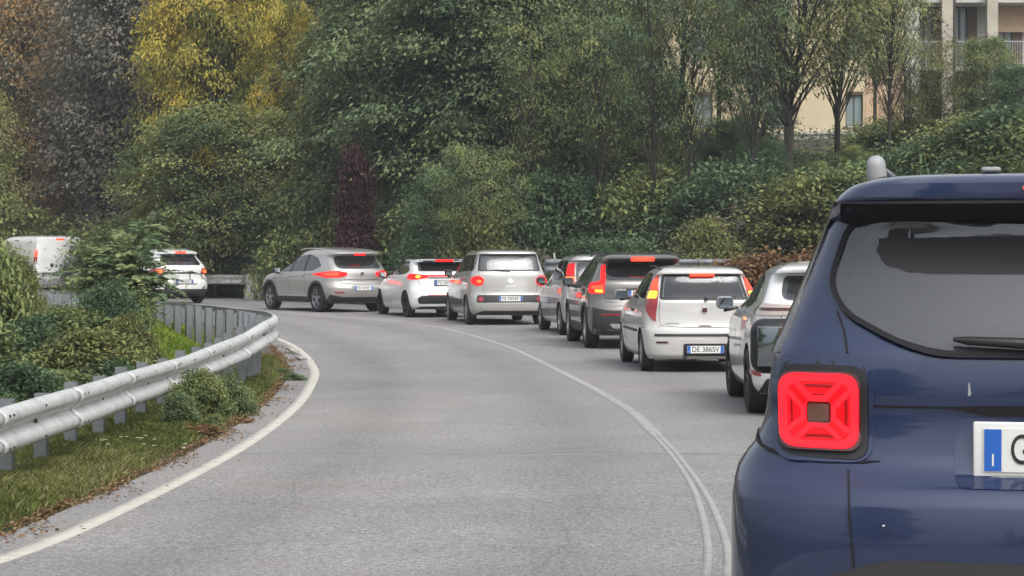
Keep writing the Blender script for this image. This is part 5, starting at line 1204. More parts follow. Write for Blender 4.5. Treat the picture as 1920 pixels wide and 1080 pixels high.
# ============================================================ rounded white-silver family hatch with oval lamps
def car_round():
    W, H, L = 1.78, 1.67, 4.15; yaw = R_(10.5)
    wf = [(.22,.80),(.34,.86),(.55,.885),(.80,.885),(1.0,.865),(1.12,.83),(1.18,.80),(1.52,.705),(1.58,.67),(1.62,.60),(1.655,.42),(1.67,.1)]
    Rf = [(.22,.12),(.34,.02),(.45,.0),(.66,.03),(.72,.05),(.95,.06),(1.12,.08),(1.18,.12),(1.54,.26),(1.57,.19),(1.605,.21),(1.63,.34),(1.655,.7),(1.67,1.8)]
    Ff = [(.22,L-.16),(.34,L-.02),(.55,L),(.80,L-.06),(.92,L-.25),(1.02,L-.65),(1.12,L-.95),(1.52,L-1.65),(1.60,L-1.85),(1.655,L-2.2),(1.67,2.1)]
    c = Car('family_hatchback', 'rounded champagne white hatchback with small round lamps and a black bumper band', 'car', locate(-1.01, 48.5, yaw, .75, W), yaw, W, H, L, wf, Rf, Ff, SBL, n=3.1, Lr=.38, zb=.22)
    ax = (.75, .75+2.61); rg = rnd([(-.66,1.20),(.66,1.20),(.60,1.53),(-.60,1.53)], .04); dlo = rnd([(.30,1.20),(3.0,1.13),(2.30,1.53),(.38,1.55)], .06); fg = rnd([(-.66,1.13),(.66,1.13),(.58,1.50),(-.58,1.50)], .05)
    c.body(ax, .32, (.90, 1.59), [('r', rg, -.5, 1.3), ('s', [(max(y,.52), z) for y, z in dlo], -1.2, 1.2), ('f', fg, 1.7, 3.8)]); c.wheels(ax, .32, .205, 'alloy', 10)
    c.patch('rear_window', [(x*1.04, 1.365+(z-1.365)*1.05) for x, z in rg], mat='glass_dusty', off=.002, thick=.005); trimring(c, 'window_seal', [(x*1.05, 1.365+(z-1.365)*1.08) for x, z in rg], .03)
    side_glass(c, dlo, [[(.88,1.17),(.98,1.17),(.96,1.56),(.86,1.56)],[(1.85,1.15),(1.93,1.15),(1.90,1.55),(1.82,1.55)]]); c.patch('windscreen', fg, mode='f', mat='glass', off=.002, thick=.005)
    for sg, e in ((-1, 0), (1, 0)):
        oc = [(sg*(.70)+sg*.125*math.cos(a)*-1*-1, .975+.105*math.sin(a)) for a in [2*math.pi*i/20 for i in range(20)]]
        ln = c.patch('tail_light', oc, mat='red_on', off=.02); c.patch('brake_light', [(sg*.67+.05*math.cos(a), .965+.035*math.sin(a)) for a in [2*math.pi*i/12 for i in range(12)]], mat='orange_on', off=.026, parent=ln)
        fb = c.patch('fog_light', [(sg*.645+.058*math.cos(a), .575+.058*math.sin(a)) for a in [2*math.pi*i/16 for i in range(16)]], mat='red_off', off=.014, label=None)
    c.patch('bumper_band', rnd([(-.74,.50),(.74,.50),(.72,.665),(-.72,.665)], .05), mat='black', off=.005)
    c.patch('chrome_strip', rect(-.50,.50,.475,.497,.006), mat='skid', off=.008)
    c.plate(0, .585, .52, .11, 'marks')
    c.patch('lower_bumper', rnd([(-.82,.23),(.82,.23),(.60,.315),(-.60,.315)], .03), mat='black', off=.006)
    c.seam('hatch_seam', [(-.70,1.19),(-.62,1.0),(-.58,.70),(0,.685),(.58,.70),(.62,1.0),(.70,1.19)], w=.005)
    mb = MB(); mb.tube([(0,.09,.975),(0,.035,.975)], [.05,.048], 20); mb.build('badge', M['chrome'], c.root, 40)
    c.patch('name_badge', rect(-.10,.10,.84,.875,.006), mat='skid', off=.004, thick=.004)
    mb = MB(); mb.tube([(0,.13,1.18),(-.05,.09,1.20),(-.38,.13,1.215)], [.015,.014,.006], 6); mb.build('rear_wiper', M['black'], c.root, 50)
    mb = MB(); mb.tube([(0,.75,1.64),(0,.68,1.70)], [.012,.006], 6); mb.build('aerial', M['black'], c.root)
    for a, b in ((.92,1.1),(1.88,1.9),(3.0,2.95)): c.seam('door_seam', [(a,1.15),(b,.7),(b,.32)], mode='s', both=True)
    c.both('side_cladding', rnd([(1.25,.42),(2.95,.42),(2.95,.56),(1.25,.56)], .03), mode='s', mat='black', off=.012)
    c.both('door_handle', rnd([(1.05,1.04),(1.23,1.04),(1.23,1.07),(1.05,1.07)], .01), mode='s', mat='chrome', off=.025)
    c.mirrors(2.90, 1.10, (.18,.12,.15), 'black', .09); c.seats((1.2, 2.15), .66)
car_round()

# ============================================================ white hatchback with black roof
def car_blackroof():
    W, H, L = 1.75, 1.47, 3.80; yaw = R_(18)
    wf = [(.20,.80),(.30,.85),(.50,.875),(.72,.87),(.88,.85),(.98,.83),(1.04,.80),(1.32,.68),(1.37,.65),(1.41,.58),(1.455,.40),(1.47,.1)]
    Rf = [(.20,.12),(.30,.03),(.45,.0),(.66,.02),(.72,.06),(.95,.09),(1.05,.12),(1.10,.15),(1.32,.38),(1.35,.20),(1.395,.19),(1.42,.28),(1.455,.7),(1.47,1.6)]
    Ff = [(.20,L-.16),(.30,L-.02),(.5,L),(.68,L-.05),(.80,L-.25),(.92,L-.6),(1.0,L-.95),(1.32,L-1.75),(1.40,L-1.95),(1.455,L-2.2),(1.47,1.9)]
    x, y = locate(-2.58, 53.05, yaw, .65, W)
    c = Car('small_hatchback', 'bright white hatchback with a black roof and black lower bumper panel', 'car', (x, y), yaw, W, H, L, wf, Rf, Ff, WHITE, n=3.0, Lr=.40, zb=.20)
    ax = (.65, 3.10); rg = rnd([(-.60,1.12),(.60,1.12),(.54,1.34),(-.54,1.34)], .05); dlo = rnd([(.60,1.12),(.9,1.04),(2.78,1.0),(2.05,1.34),(.90,1.37)], .07); fg = rnd([(-.62,1.03),(.62,1.03),(.52,1.30),(-.52,1.30)], .05)
    c.body(ax, .315, (.78, 1.39), [('r', rnd([(-.58,1.13),(.58,1.13),(.53,1.30),(-.53,1.30)], .04), -.5, 1.3), ('s', dlo, -1.2, 1.2), ('f', fg, 1.5, 3.5)]); c.wheels(ax, .315, .2, 'darkalloy', 5, 1)
    for p in c.bodyo.data.polygons:
        if p.center.z > 1.40 and p.material_index == 0: p.material_index = 1
    c.bodyo.data.materials[1] = BLKP
    c.patch('rear_window', [(x*1.07, 1.23+(z-1.23)*1.08) for x, z in rg], mat='glass', off=.002, thick=.005); side_glass(c, dlo, [[(1.25,1.02),(1.35,1.02),(1.32,1.36),(1.22,1.36)],[(1.95,1.01),(2.03,1.01),(1.98,1.35),(1.90,1.35)]]); c.patch('windscreen', fg, mode='f', mat='glass', off=.002, thick=.005)
    u = c.ux
    c.patch('spoiler', rnd([(-.60,1.345),(.60,1.345),(.58,1.41),(-.58,1.41)], .02), mat=BLKP, off=.006)
    c.patch('high_brake_light', rect(-.22,.22,1.355,1.395,.012), mat='red_on', off=.016)
    for sg in (-1, 1):
        ln = c.patch('tail_light', rnd([(u(.42,1.03),1.03),(u(.42,.96),.96),(u(.70,.92),.92),(1.04,.93),(1.10,1.02),(u(.80,1.06),1.06)], .03), mode='w', mat='red_on', off=.014, side=sg, da=.07)
        c.patch('indicator_light', [(u(.66+.055*math.cos(a), .985), .985+.035*math.sin(a)) for a in [2*math.pi*i/14 for i in range(14)]], mode='w', mat='amber_on', off=.022, side=sg, parent=ln, da=.07)
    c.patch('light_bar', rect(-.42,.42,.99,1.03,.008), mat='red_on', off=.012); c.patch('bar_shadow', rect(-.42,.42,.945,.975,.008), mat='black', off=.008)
    c.patch('bumper_insert', rnd([(-.66,.34),(.66,.34),(.70,.46),(.60,.53),(-.60,.53),(-.70,.46)], .03), mat='black', off=.006)
    c.patch('reflector_strip', rect(-.46,.46,.525,.545,.006), mat='red_off', off=.012); c.patch('lower_bumper', rnd([(-.78,.21),(.78,.21),(.60,.27),(-.60,.27)], .02), mat='cladding', off=.006)
    c.plate(0, .84, .52, .11, 'marks', frame='black'); c.seam('hatch_seam', [(-.66,1.10),(-.66,.90),(-.58,.68),(.58,.68),(.66,.90),(.66,1.10)])
    for a, b in ((1.28,1.3),(1.98,2.0),(2.82,2.76)): c.seam('door_seam', [(a,1.02),(b,.7),(a,.28)], mode='s', both=True)
    c.both('door_handle', rnd([(1.36,.88),(1.54,.88),(1.54,.91),(1.36,.91)], .01), mode='s', mat=WHITE, off=.025)
    c.mirrors(2.65, .99, (.17,.12,.12), 'black', .08); c.seats((1.1, 2.0), .50)
car_blackroof()

# ============================================================ silver-beige SUV, seen from the rear quarter
def car_beige_suv():
    W, H, L = 1.87, 1.71, 4.47; yaw = R_(33)
    wf = [(.24,.84),(.34,.90),(.60,.935),(.80,.93),(.96,.905),(1.06,.88),(1.12,.86),(1.42,.745),(1.54,.70),(1.61,.63),(1.685,.42),(1.71,.1)]
    Rf = [(.24,.24),(.34,.08),(.44,.02),(.62,.0),(.72,.03),(.78,.09),(.98,.10),(1.10,.13),(1.15,.17),(1.45,.42),(1.48,.26),(1.53,.20),(1.57,.26),(1.685,1.0),(1.71,2.0)]
    Ff = [(.24,L-.18),(.34,L-.03),(.6,L),(.82,L-.05),(.95,L-.25),(1.03,L-.75),(1.10,L-1.1),(1.47,L-1.9),(1.60,L-2.15),(1.685,L-2.5),(1.71,2.2)]
    c = Car('silver_suv', 'silver-beige SUV turned to show its left side and grey wheel arches', 'car', locate(-5.08, 56.9, yaw, .90, W), yaw, W, H, L, wf, Rf, Ff, BEIGE, n=2.7, Lr=.50, zb=.24)
    ax = (.90, .90+2.67); rg = rnd([(-.68,1.13),(.68,1.13),(.59,1.455),(-.59,1.455)], [.16,.16,.06,.06]); dlo = rnd([(.78,1.20),(1.15,1.08),(3.25,1.03),(2.45,1.44),(1.55,1.50),(1.10,1.42)], [.04,.1,.04,.14,.1,.06]); fg = rnd([(-.66,1.12),(.66,1.12),(.55,1.44),(-.55,1.44)], .05)
    c.body(ax, .355, (.88, 1.58), [('r', rnd([(-.60,1.16),(.60,1.16),(.52,1.40),(-.52,1.40)], .05), -.5, 1.9), ('s', dlo, -1.2, 1.2), ('f', fg, 1.9, 4.0)], lowmat=.0); c.wheels(ax, .355, .225, 'alloy', 5, 1)
    c.patch('rear_window', rg, mat='glass', off=.003, thick=.006); side_glass(c, dlo, [[(1.58,1.06),(1.68,1.06),(1.66,1.50),(1.56,1.50)],[(2.35,1.04),(2.43,1.04),(2.32,1.48),(2.24,1.48)]]); c.patch('windscreen', fg, mode='f', mat='glass', off=.002, thick=.005)
    for sg in (-1, 1):
        u = c.ux
        ln = c.patch('tail_light', rnd([(u(.40,1.03),1.03),(u(.46,.93),.93),(u(.66,.91),.91),(u(.88,.90),.90),(1.22,.98),(1.08,1.03),(u(.82,1.06),1.06),(u(.62,1.075),1.075)], .03), mode='w', mat='red_on', off=.016, side=sg, da=.06)
        c.patch('brake_light', rnd([(u(.62,1.04),1.04),(u(.64,.95),.95),(u(.84,.94),.94),(1.02,.99),(u(.84,1.03),1.03)], .03), mode='w', mat='red_hot', off=.021, side=sg, parent=ln, da=.06)
        c.patch('reflector', rnd([(u(.52,.535),.535),(u(.80,.545),.545),(u(.72,.505),.505),(u(.56,.505),.505)], .01), mode='w', mat='red_off', off=.012, side=sg, da=.06)
    c.patch('high_brake_light', rect(-.16,.16,1.485,1.53,.012), mat='red_on', off=.016)
    c.patch('rear_cladding', rnd([(-.86,.26),(.86,.26),(.90,.48),(.74,.44),(.55,.40),(-.55,.40),(-.74,.44),(-.90,.48)], .03), mat='cladding', off=.006)
    c.patch('plate_recess', rect(-.34,.34,.56,.70,.03), mat='grey_plastic', off=.002); c.plate(0, .63, .52, .11, 'marks')
    c.seam('hatch_seam', [(-.62,1.12),(-.50,.95),(-.60,.75),(0,.73),(.60,.75),(.50,.95),(.62,1.12)]); c.seam('tail_crease', [(-.5,.86),(0,.84),(.5,.86)], w=.014)
    mb = MB(); mb.tube([(0,.13,.99),(0,.085,.99)], [.06,.058], 20); mb.build('badge', M['chrome'], c.root, 40)
    for ya in ax:
        A = [R_(-12+17*i) for i in range(13)]; q = [(ya+.475*math.cos(a), .355+.475*math.sin(a)) for a in A]; q2 = [(ya+.403*math.cos(a), .355+.403*math.sin(a)) for a in A]
        c.both('arch_trim', [(q[i], q[i+1], q2[i+1], q2[i]) for i in range(12)], mode='s', mat='cladding', off=.010)
    c.both('side_cladding', [(1.38,.26),(3.12,.26),(3.12,.40),(1.38,.40)], mode='s', mat='cladding', off=.010); c.both('sill_trim', [(1.45,.405),(3.05,.405),(3.05,.45),(1.45,.47)], mode='s', mat='skid', off=.012)
    c.seam('door_seam', [(1.62,1.08),(1.50,.85),(1.46,.62),(1.52,.45)], mode='s', both=True); c.seam('door_seam', [(2.38,1.05),(2.42,.7),(2.38,.42)], mode='s', both=True); c.seam('door_seam', [(3.22,1.02),(3.24,.7),(3.10,.42)], mode='s', both=True)
    c.seam('side_crease', [(1.0,1.0),(2.0,.93),(3.4,.86)], mode='s', both=True, w=.012, mat='cladding')
    c.both('door_handle', rnd([(1.62,.90),(1.82,.91),(1.82,.95),(1.62,.94)], .01), mode='s', mat=BEIGE, off=.03); c.both('door_handle', rnd([(2.52,.87),(2.72,.88),(2.72,.92),(2.52,.91)], .01), mode='s', mat=BEIGE, off=.03)
    c.rails(.60, 1.0, 2.35, 1.615, .025, 'skid'); c.mirrors(3.10, 1.05, (.18,.12,.13), 'black', .08); c.seats((1.35, 2.45), .60)
    mb = MB(); mb.tube([(0,.18,1.15),(.2,.19,1.165),(.36,.24,1.19)], [.014,.01,.006], 6); mb.build('rear_wiper', M['black'], c.root, 50)
car_beige_suv()

# ============================================================ patterned white crossover partly behind the shrub
def car_wrapped():
    W, H, L = 1.79, 1.66, 4.15; yaw = R_(33)
    wf = [(.24,.82),(.34,.87),(.60,.895),(.80,.89),(.98,.865),(1.08,.84),(1.14,.81),(1.44,.67),(1.52,.64),(1.57,.58),(1.64,.40),(1.66,.1)]
    Rf = [(.24,.16),(.34,.03),(.5,.0),(.66,.02),(.72,.06),(1.0,.09),(1.12,.13),(1.16,.17),(1.46,.46),(1.50,.32),(1.54,.32),(1.58,.45),(1.64,.9),(1.66,1.8)]
    Ff = [(.24,L-.16),(.34,L-.02),(.6,L),(.82,L-.05),(.95,L-.25),(1.03,L-.7),(1.12,L-1.05),(1.46,L-1.8),(1.56,L-2.0),(1.64,L-2.3),(1.66,2.0)]
    m, t, b = nmat('paint_patterned'); co = objco(t); nz = N(t, 'ShaderNodeTexNoise'); nz.inputs['Scale'].default_value = 3.2; nz.inputs['Detail'].default_value = 1; nz.inputs['Distortion'].default_value = 1.2; t.links.new(co, nz.inputs['Vector'])
    sep = N(t, 'ShaderNodeSeparateXYZ'); t.links.new(co, sep.inputs[0]); zr = ramp(t, sep.outputs[2], [(.45, g3(1)), (.50, g3(1)), (.98, g3(1)), (1.0, g3(0))])
    blk = ramp(t, nz.outputs[0], [(.56, g3(0)), (.565, g3(.8))]); olv = ramp(t, noise(t, 2.2, 1, .5, co, 1.), [(.55, g3(0)), (.555, g3(1))])
    mu = N(t, 'ShaderNodeMath', operation='MULTIPLY'); t.links.new(blk, mu.inputs[0]); t.links.new(zr, mu.inputs[1]); mu2 = N(t, 'ShaderNodeMath', operation='MULTIPLY'); t.links.new(olv, mu2.inputs[0]); t.links.new(zr, mu2.inputs[1])
    cc = mixc(t, mu2.outputs[0], (.72,.72,.70), (.42,.46,.36)); cc = mixc(t, mu.outputs[0], cc, (.09,.10,.10)); t.links.new(cc, b.inputs['Base Color']); b.inputs['Roughness'].default_value = .3; b.inputs['Coat Weight'].default_value = 1
    c = Car('crossover', 'white crossover with a dark brush-stroke wrap pattern partly behind the feathery shrub', 'car', (-9.75, 65.3), yaw, W, H, L, wf, Rf, Ff, m, n=2.8, Lr=.42, zb=.24)
    ax = (.80, 3.35); rg = rnd([(-.64,1.15),(.64,1.15),(.54,1.46),(-.54,1.46)], [.1,.1,.06,.06]); dlo = rnd([(.75,1.22),(1.1,1.10),(3.05,1.06),(2.3,1.46),(1.1,1.47)], .07); fg = rnd([(-.62,1.13),(.62,1.13),(.52,1.44),(-.52,1.44)], .05)
    c.body(ax, .34, (.88, 1.56), [('r', rnd([(-.58,1.17),(.58,1.17),(.50,1.42),(-.50,1.42)], .04), -.5, 1.6), ('s', dlo, -1.2, 1.2), ('f', fg, 1.7, 3.8)], lowmat=.46); c.wheels(ax, .34, .215, 'alloy', 5)
    c.patch('rear_window', rg, mat='glass', off=.003, thick=.006); side_glass(c, dlo, [[(1.35,1.08),(1.45,1.08),(1.40,1.48),(1.30,1.48)],[(2.2,1.07),(2.28,1.07),(2.2,1.47),(2.12,1.47)]])
    c.patch('windscreen', fg, mode='f', mat='glass', off=.002, thick=.005); u = c.ux
    for sg in (-1, 1):
        ln = c.patch('tail_light', rnd([(u(.60,1.05),1.05),(u(.58,.90),.90),(u(.80,.86),.86),(1.12,.95),(1.02,1.06)], .04), mode='w', mat='red_off', off=.016, side=sg, da=.06)
        c.patch('brake_light', rnd([(u(.64,1.02),1.02),(u(.64,.92),.92),(u(.80,.92),.92),(u(.80,1.0),1.0)], .03), mode='w', mat='orange_on', off=.021, side=sg, parent=ln, da=.06)
    c.patch('high_brake_light', rnd([(-.17,1.505),(.17,1.505),(.17,1.55),(-.17,1.55)], .01), mat='red_hot', off=.016); c.plate(0, .66, .5, .10, 'marks', frame='black')
    c.patch('hatch_trim', rect(-.36,.36,.90,.95,.01), mat='chrome', off=.01); c.seam('hatch_seam', [(-.66,1.12),(-.62,.85),(-.55,.70),(.55,.70),(.62,.85),(.66,1.12)])
    c.rails(.58, .8, 2.6, 1.575, .04, 'chrome'); c.mirrors(2.95, 1.09, (.22,.14,.16), 'black', .12); c.seats((1.25, 2.25), .60)
car_wrapped()

# ============================================================ white van
def van():
    W, H, L = 1.95, 2.16, 4.95; yaw = R_(38)
    wf = [(.30,.90),(.42,.955),(.70,.975),(1.10,.97),(1.30,.96),(1.75,.90),(1.98,.86),(2.07,.81),(2.12,.70),(2.15,.45),(2.16,.1)]
    Rf = [(.30,.10),(.42,.02),(.55,.02),(.60,.06),(1.3,.08),(1.95,.13),(2.03,.13),(2.08,.22),(2.12,.4),(2.15,.8),(2.16,2.0)]
    Ff = [(.30,L-.18),(.42,L-.03),(.7,L),(1.0,L-.08),(1.15,L-.3),(1.25,L-.7),(1.9,L-1.55),(2.05,L-1.8),(2.12,L-2.1),(2.15,L-2.5),(2.16,2.4)]
    f = Vector((-math.sin(yaw), math.cos(yaw))); r = Vector((math.cos(yaw), math.sin(yaw))); pr = Vector((-15.25, 78.4)) - r*.95
    c = Car('van', 'white panel van with windowless rear doors at the far left of the queue', 'van', (pr.x, pr.y), yaw, W, H, L, wf, Rf, Ff, WVAN, n=6, Lr=.16, bow=.02, zb=.30)
    ax = (.95, 3.95); sw = rnd([(3.15,1.28),(4.15,1.25),(3.55,1.88),(3.15,1.90)], .07); fg = rnd([(-.78,1.32),(.78,1.32),(.70,1.88),(-.70,1.88)], .06)
    c.body(ax, .34, (1.0, 2.05), [('s', sw, -1.2, 1.2), ('f', fg, 3.0, 4.9)]); c.wheels(ax, .34, .215, 'cladding', 8)
    c.both('window', sw, mode='s', mat='glass', off=.002, thick=.006); c.patch('windscreen', fg, mode='f', mat='glass', off=.002, thick=.005)
    for sg in (-1, 1):
        d = c.patch('rear_door', rnd([(sg*.012,.62),(sg*.80,.62),(sg*.79,1.2),(sg*.72,1.96),(sg*.012,1.96)][::sg], .02), mat=WVAN, off=.012, thick=.02)
        c.patch('blank_panel', rnd([(sg*.08,1.27),(sg*.73,1.27),(sg*.68,1.88),(sg*.08,1.88)][::sg], .05), mat=WVAN, off=.022, thick=.008, parent=d)
        ln = c.patch('tail_light', rnd([(sg*.88,1.40),(sg*.965,1.40),(sg*.93,1.64),(sg*.85,1.64)][::sg], .02), mat='red_hot', off=.02)
        c.patch('lamp_lens', rnd([(sg*.90,1.20),(sg*.975,1.20),(sg*.965,1.39),(sg*.885,1.39)][::sg], .02), mat='red_off', off=.018)
    c.patch('door_handle', rect(.10,.28,1.13,1.17,.01), mat='black', off=.03); c.patch('badge', [(-.35+.07*math.cos(a), 1.10+.07*math.sin(a)) for a in [i*.5236 for i in range(12)]], mat='cladding', off=.024)
    c.patch('high_brake_light', rect(-.15,.15,1.99,2.04,.01), mat='red_hot', off=.012)
    c.patch('step_bumper', rect(-.93,.93,.42,.60,.03), mat='grey_plastic', off=.03); c.box('ladder_bar', (1.95,.05,.07), (0,-.02,.86), mat=WVAN, bev=.015)
    c.plate(-.45, .76, .50, .10, 'marks', frame='black'); c.mirrors(4.05, 1.35, (.20,.14,.30), 'black', .13)
    c.both('side_moulding', [(1.45,.62),(3.4,.62),(3.4,.70),(1.45,.70)], mode='s', mat='grey_plastic', off=.015); c.seam('door_seam', [(3.1,1.95),(3.1,.4)], mode='s', both=True)
    for q in (.5, 1.9, 3.0): c.box('roof_bracket', (.06,.10,.05), (-.62, q, 2.135), mat='black', bev=.01); c.box('roof_bracket', (.06,.10,.05), (.62, q, 2.135), mat='black', bev=.01)
van()

# ============================================================ white crossover just ahead of the blue car
def car_white_near():
    W, H, L = 1.80, 1.545, 4.19; yaw = R_(-1.5)
    wf = [(.22,.83),(.32,.88),(.55,.90),(.75,.895),(.92,.875),(1.02,.84),(1.08,.80),(1.36,.66),(1.43,.62),(1.48,.55),(1.525,.38),(1.545,.1)]
    Rf = [(.22,.14),(.32,.03),(.5,.0),(.66,.02),(.74,.05),(.98,.06),(1.12,.10),(1.16,.16),(1.40,.55),(1.42,.38),(1.46,.36),(1.49,.5),(1.525,1.0),(1.545,1.8)]
    Ff = [(.22,L-.16),(.32,L-.02),(.55,L),(.75,L-.06),(.88,L-.25),(.97,L-.7),(1.05,L-1.1),(1.38,L-1.85),(1.46,L-2.05),(1.525,L-2.4),(1.545,1.9)]
    c = Car('white_crossover', 'clean white crossover half hidden by the dark blue car', 'car', locate(2.40, 22.2, yaw, .78, W), yaw, W, H, L, wf, Rf, Ff, WHITE, n=2.7, Lr=.46, zb=.22)
    ax = (.78, 3.37); rg = rnd([(-.60,1.15),(.60,1.15),(.52,1.39),(-.52,1.39)], [.1,.1,.05,.05]); dlo = rnd([(1.0,1.14),(1.35,1.06),(3.08,1.02),(2.28,1.38),(1.55,1.42),(1.15,1.34)], [.05,.08,.03,.12,.12,.08]); fg = rnd([(-.60,1.07),(.60,1.07),(.52,1.36),(-.52,1.36)], .05)
    c.body(ax, .335, (.85, 1.47), [('r', rnd([(-.55,1.17),(.55,1.17),(.48,1.36),(-.48,1.36)], .04), -.5, 1.9), ('s', dlo, -1.2, 1.2), ('f', fg, 1.8, 3.9)]); c.wheels(ax, .335, .215, 'darkalloy', 5, 1, inset=.005)
    c.patch('rear_window', rg, mat='glass', off=.003, thick=.006); side_glass(c, dlo, [[(1.50,1.04),(1.60,1.04),(1.60,1.44),(1.50,1.44)],[(2.2,1.03),(2.28,1.03),(2.2,1.41),(2.12,1.41)]]); c.patch('windscreen', fg, mode='f', mat='glass', off=.002, thick=.005)
    u = c.ux
    for sg in (-1, 1):
        ln = c.patch('tail_light', rnd([(u(.36,1.10),1.10),(u(.40,1.01),1.01),(u(.70,1.0),1.0),(1.05,1.01),(1.10,1.06),(u(.80,1.12),1.12)], .02), mode='w', mat='clear_lens', off=.014, side=sg, da=.06)
        c.patch('red_lens', rnd([(u(.38,1.075),1.075),(u(.40,1.045),1.045),(u(.78,1.045),1.045),(u(.80,1.07),1.07)], .01), mode='w', mat='dark_lens', off=.018, side=sg, parent=ln, da=.06)
    c.both('reflector', rnd([(.20,.40),(.42,.42),(.42,.47),(.20,.45)], .01), mode='s', mat='red_off', off=.01)
    c.patch('lower_bumper', rnd([(-.80,.23),(.80,.23),(.74,.38),(-.74,.38)], .03), mat='cladding', off=.006); c.seam('hatch_seam', [(-.60,1.13),(-.60,.85),(-.52,.70),(.52,.70),(.60,.85),(.60,1.13)])
    c.plate(0, .80, .52, .11, 'marks', frame='black'); c.mirrors(2.95, 1.04, (.19,.13,.14), 'grey_plastic', .13)
    for sg in (-1, 1):
        mb = MB(); mb.tube([(sg*.50,.75,1.485),(sg*.505,1.05,1.515),(sg*.50,1.6,1.528)], .008, 6); mb.build('roof_trim', M['black'], c.root)
    for a, b in ((1.6,1.50),(2.22,2.24),(3.1,3.05)): c.seam('door_seam', [(a,1.05),(b,.7),(a,.30)], mode='s', both=True)
    c.seats((1.4, 2.35), .56)
car_white_near()
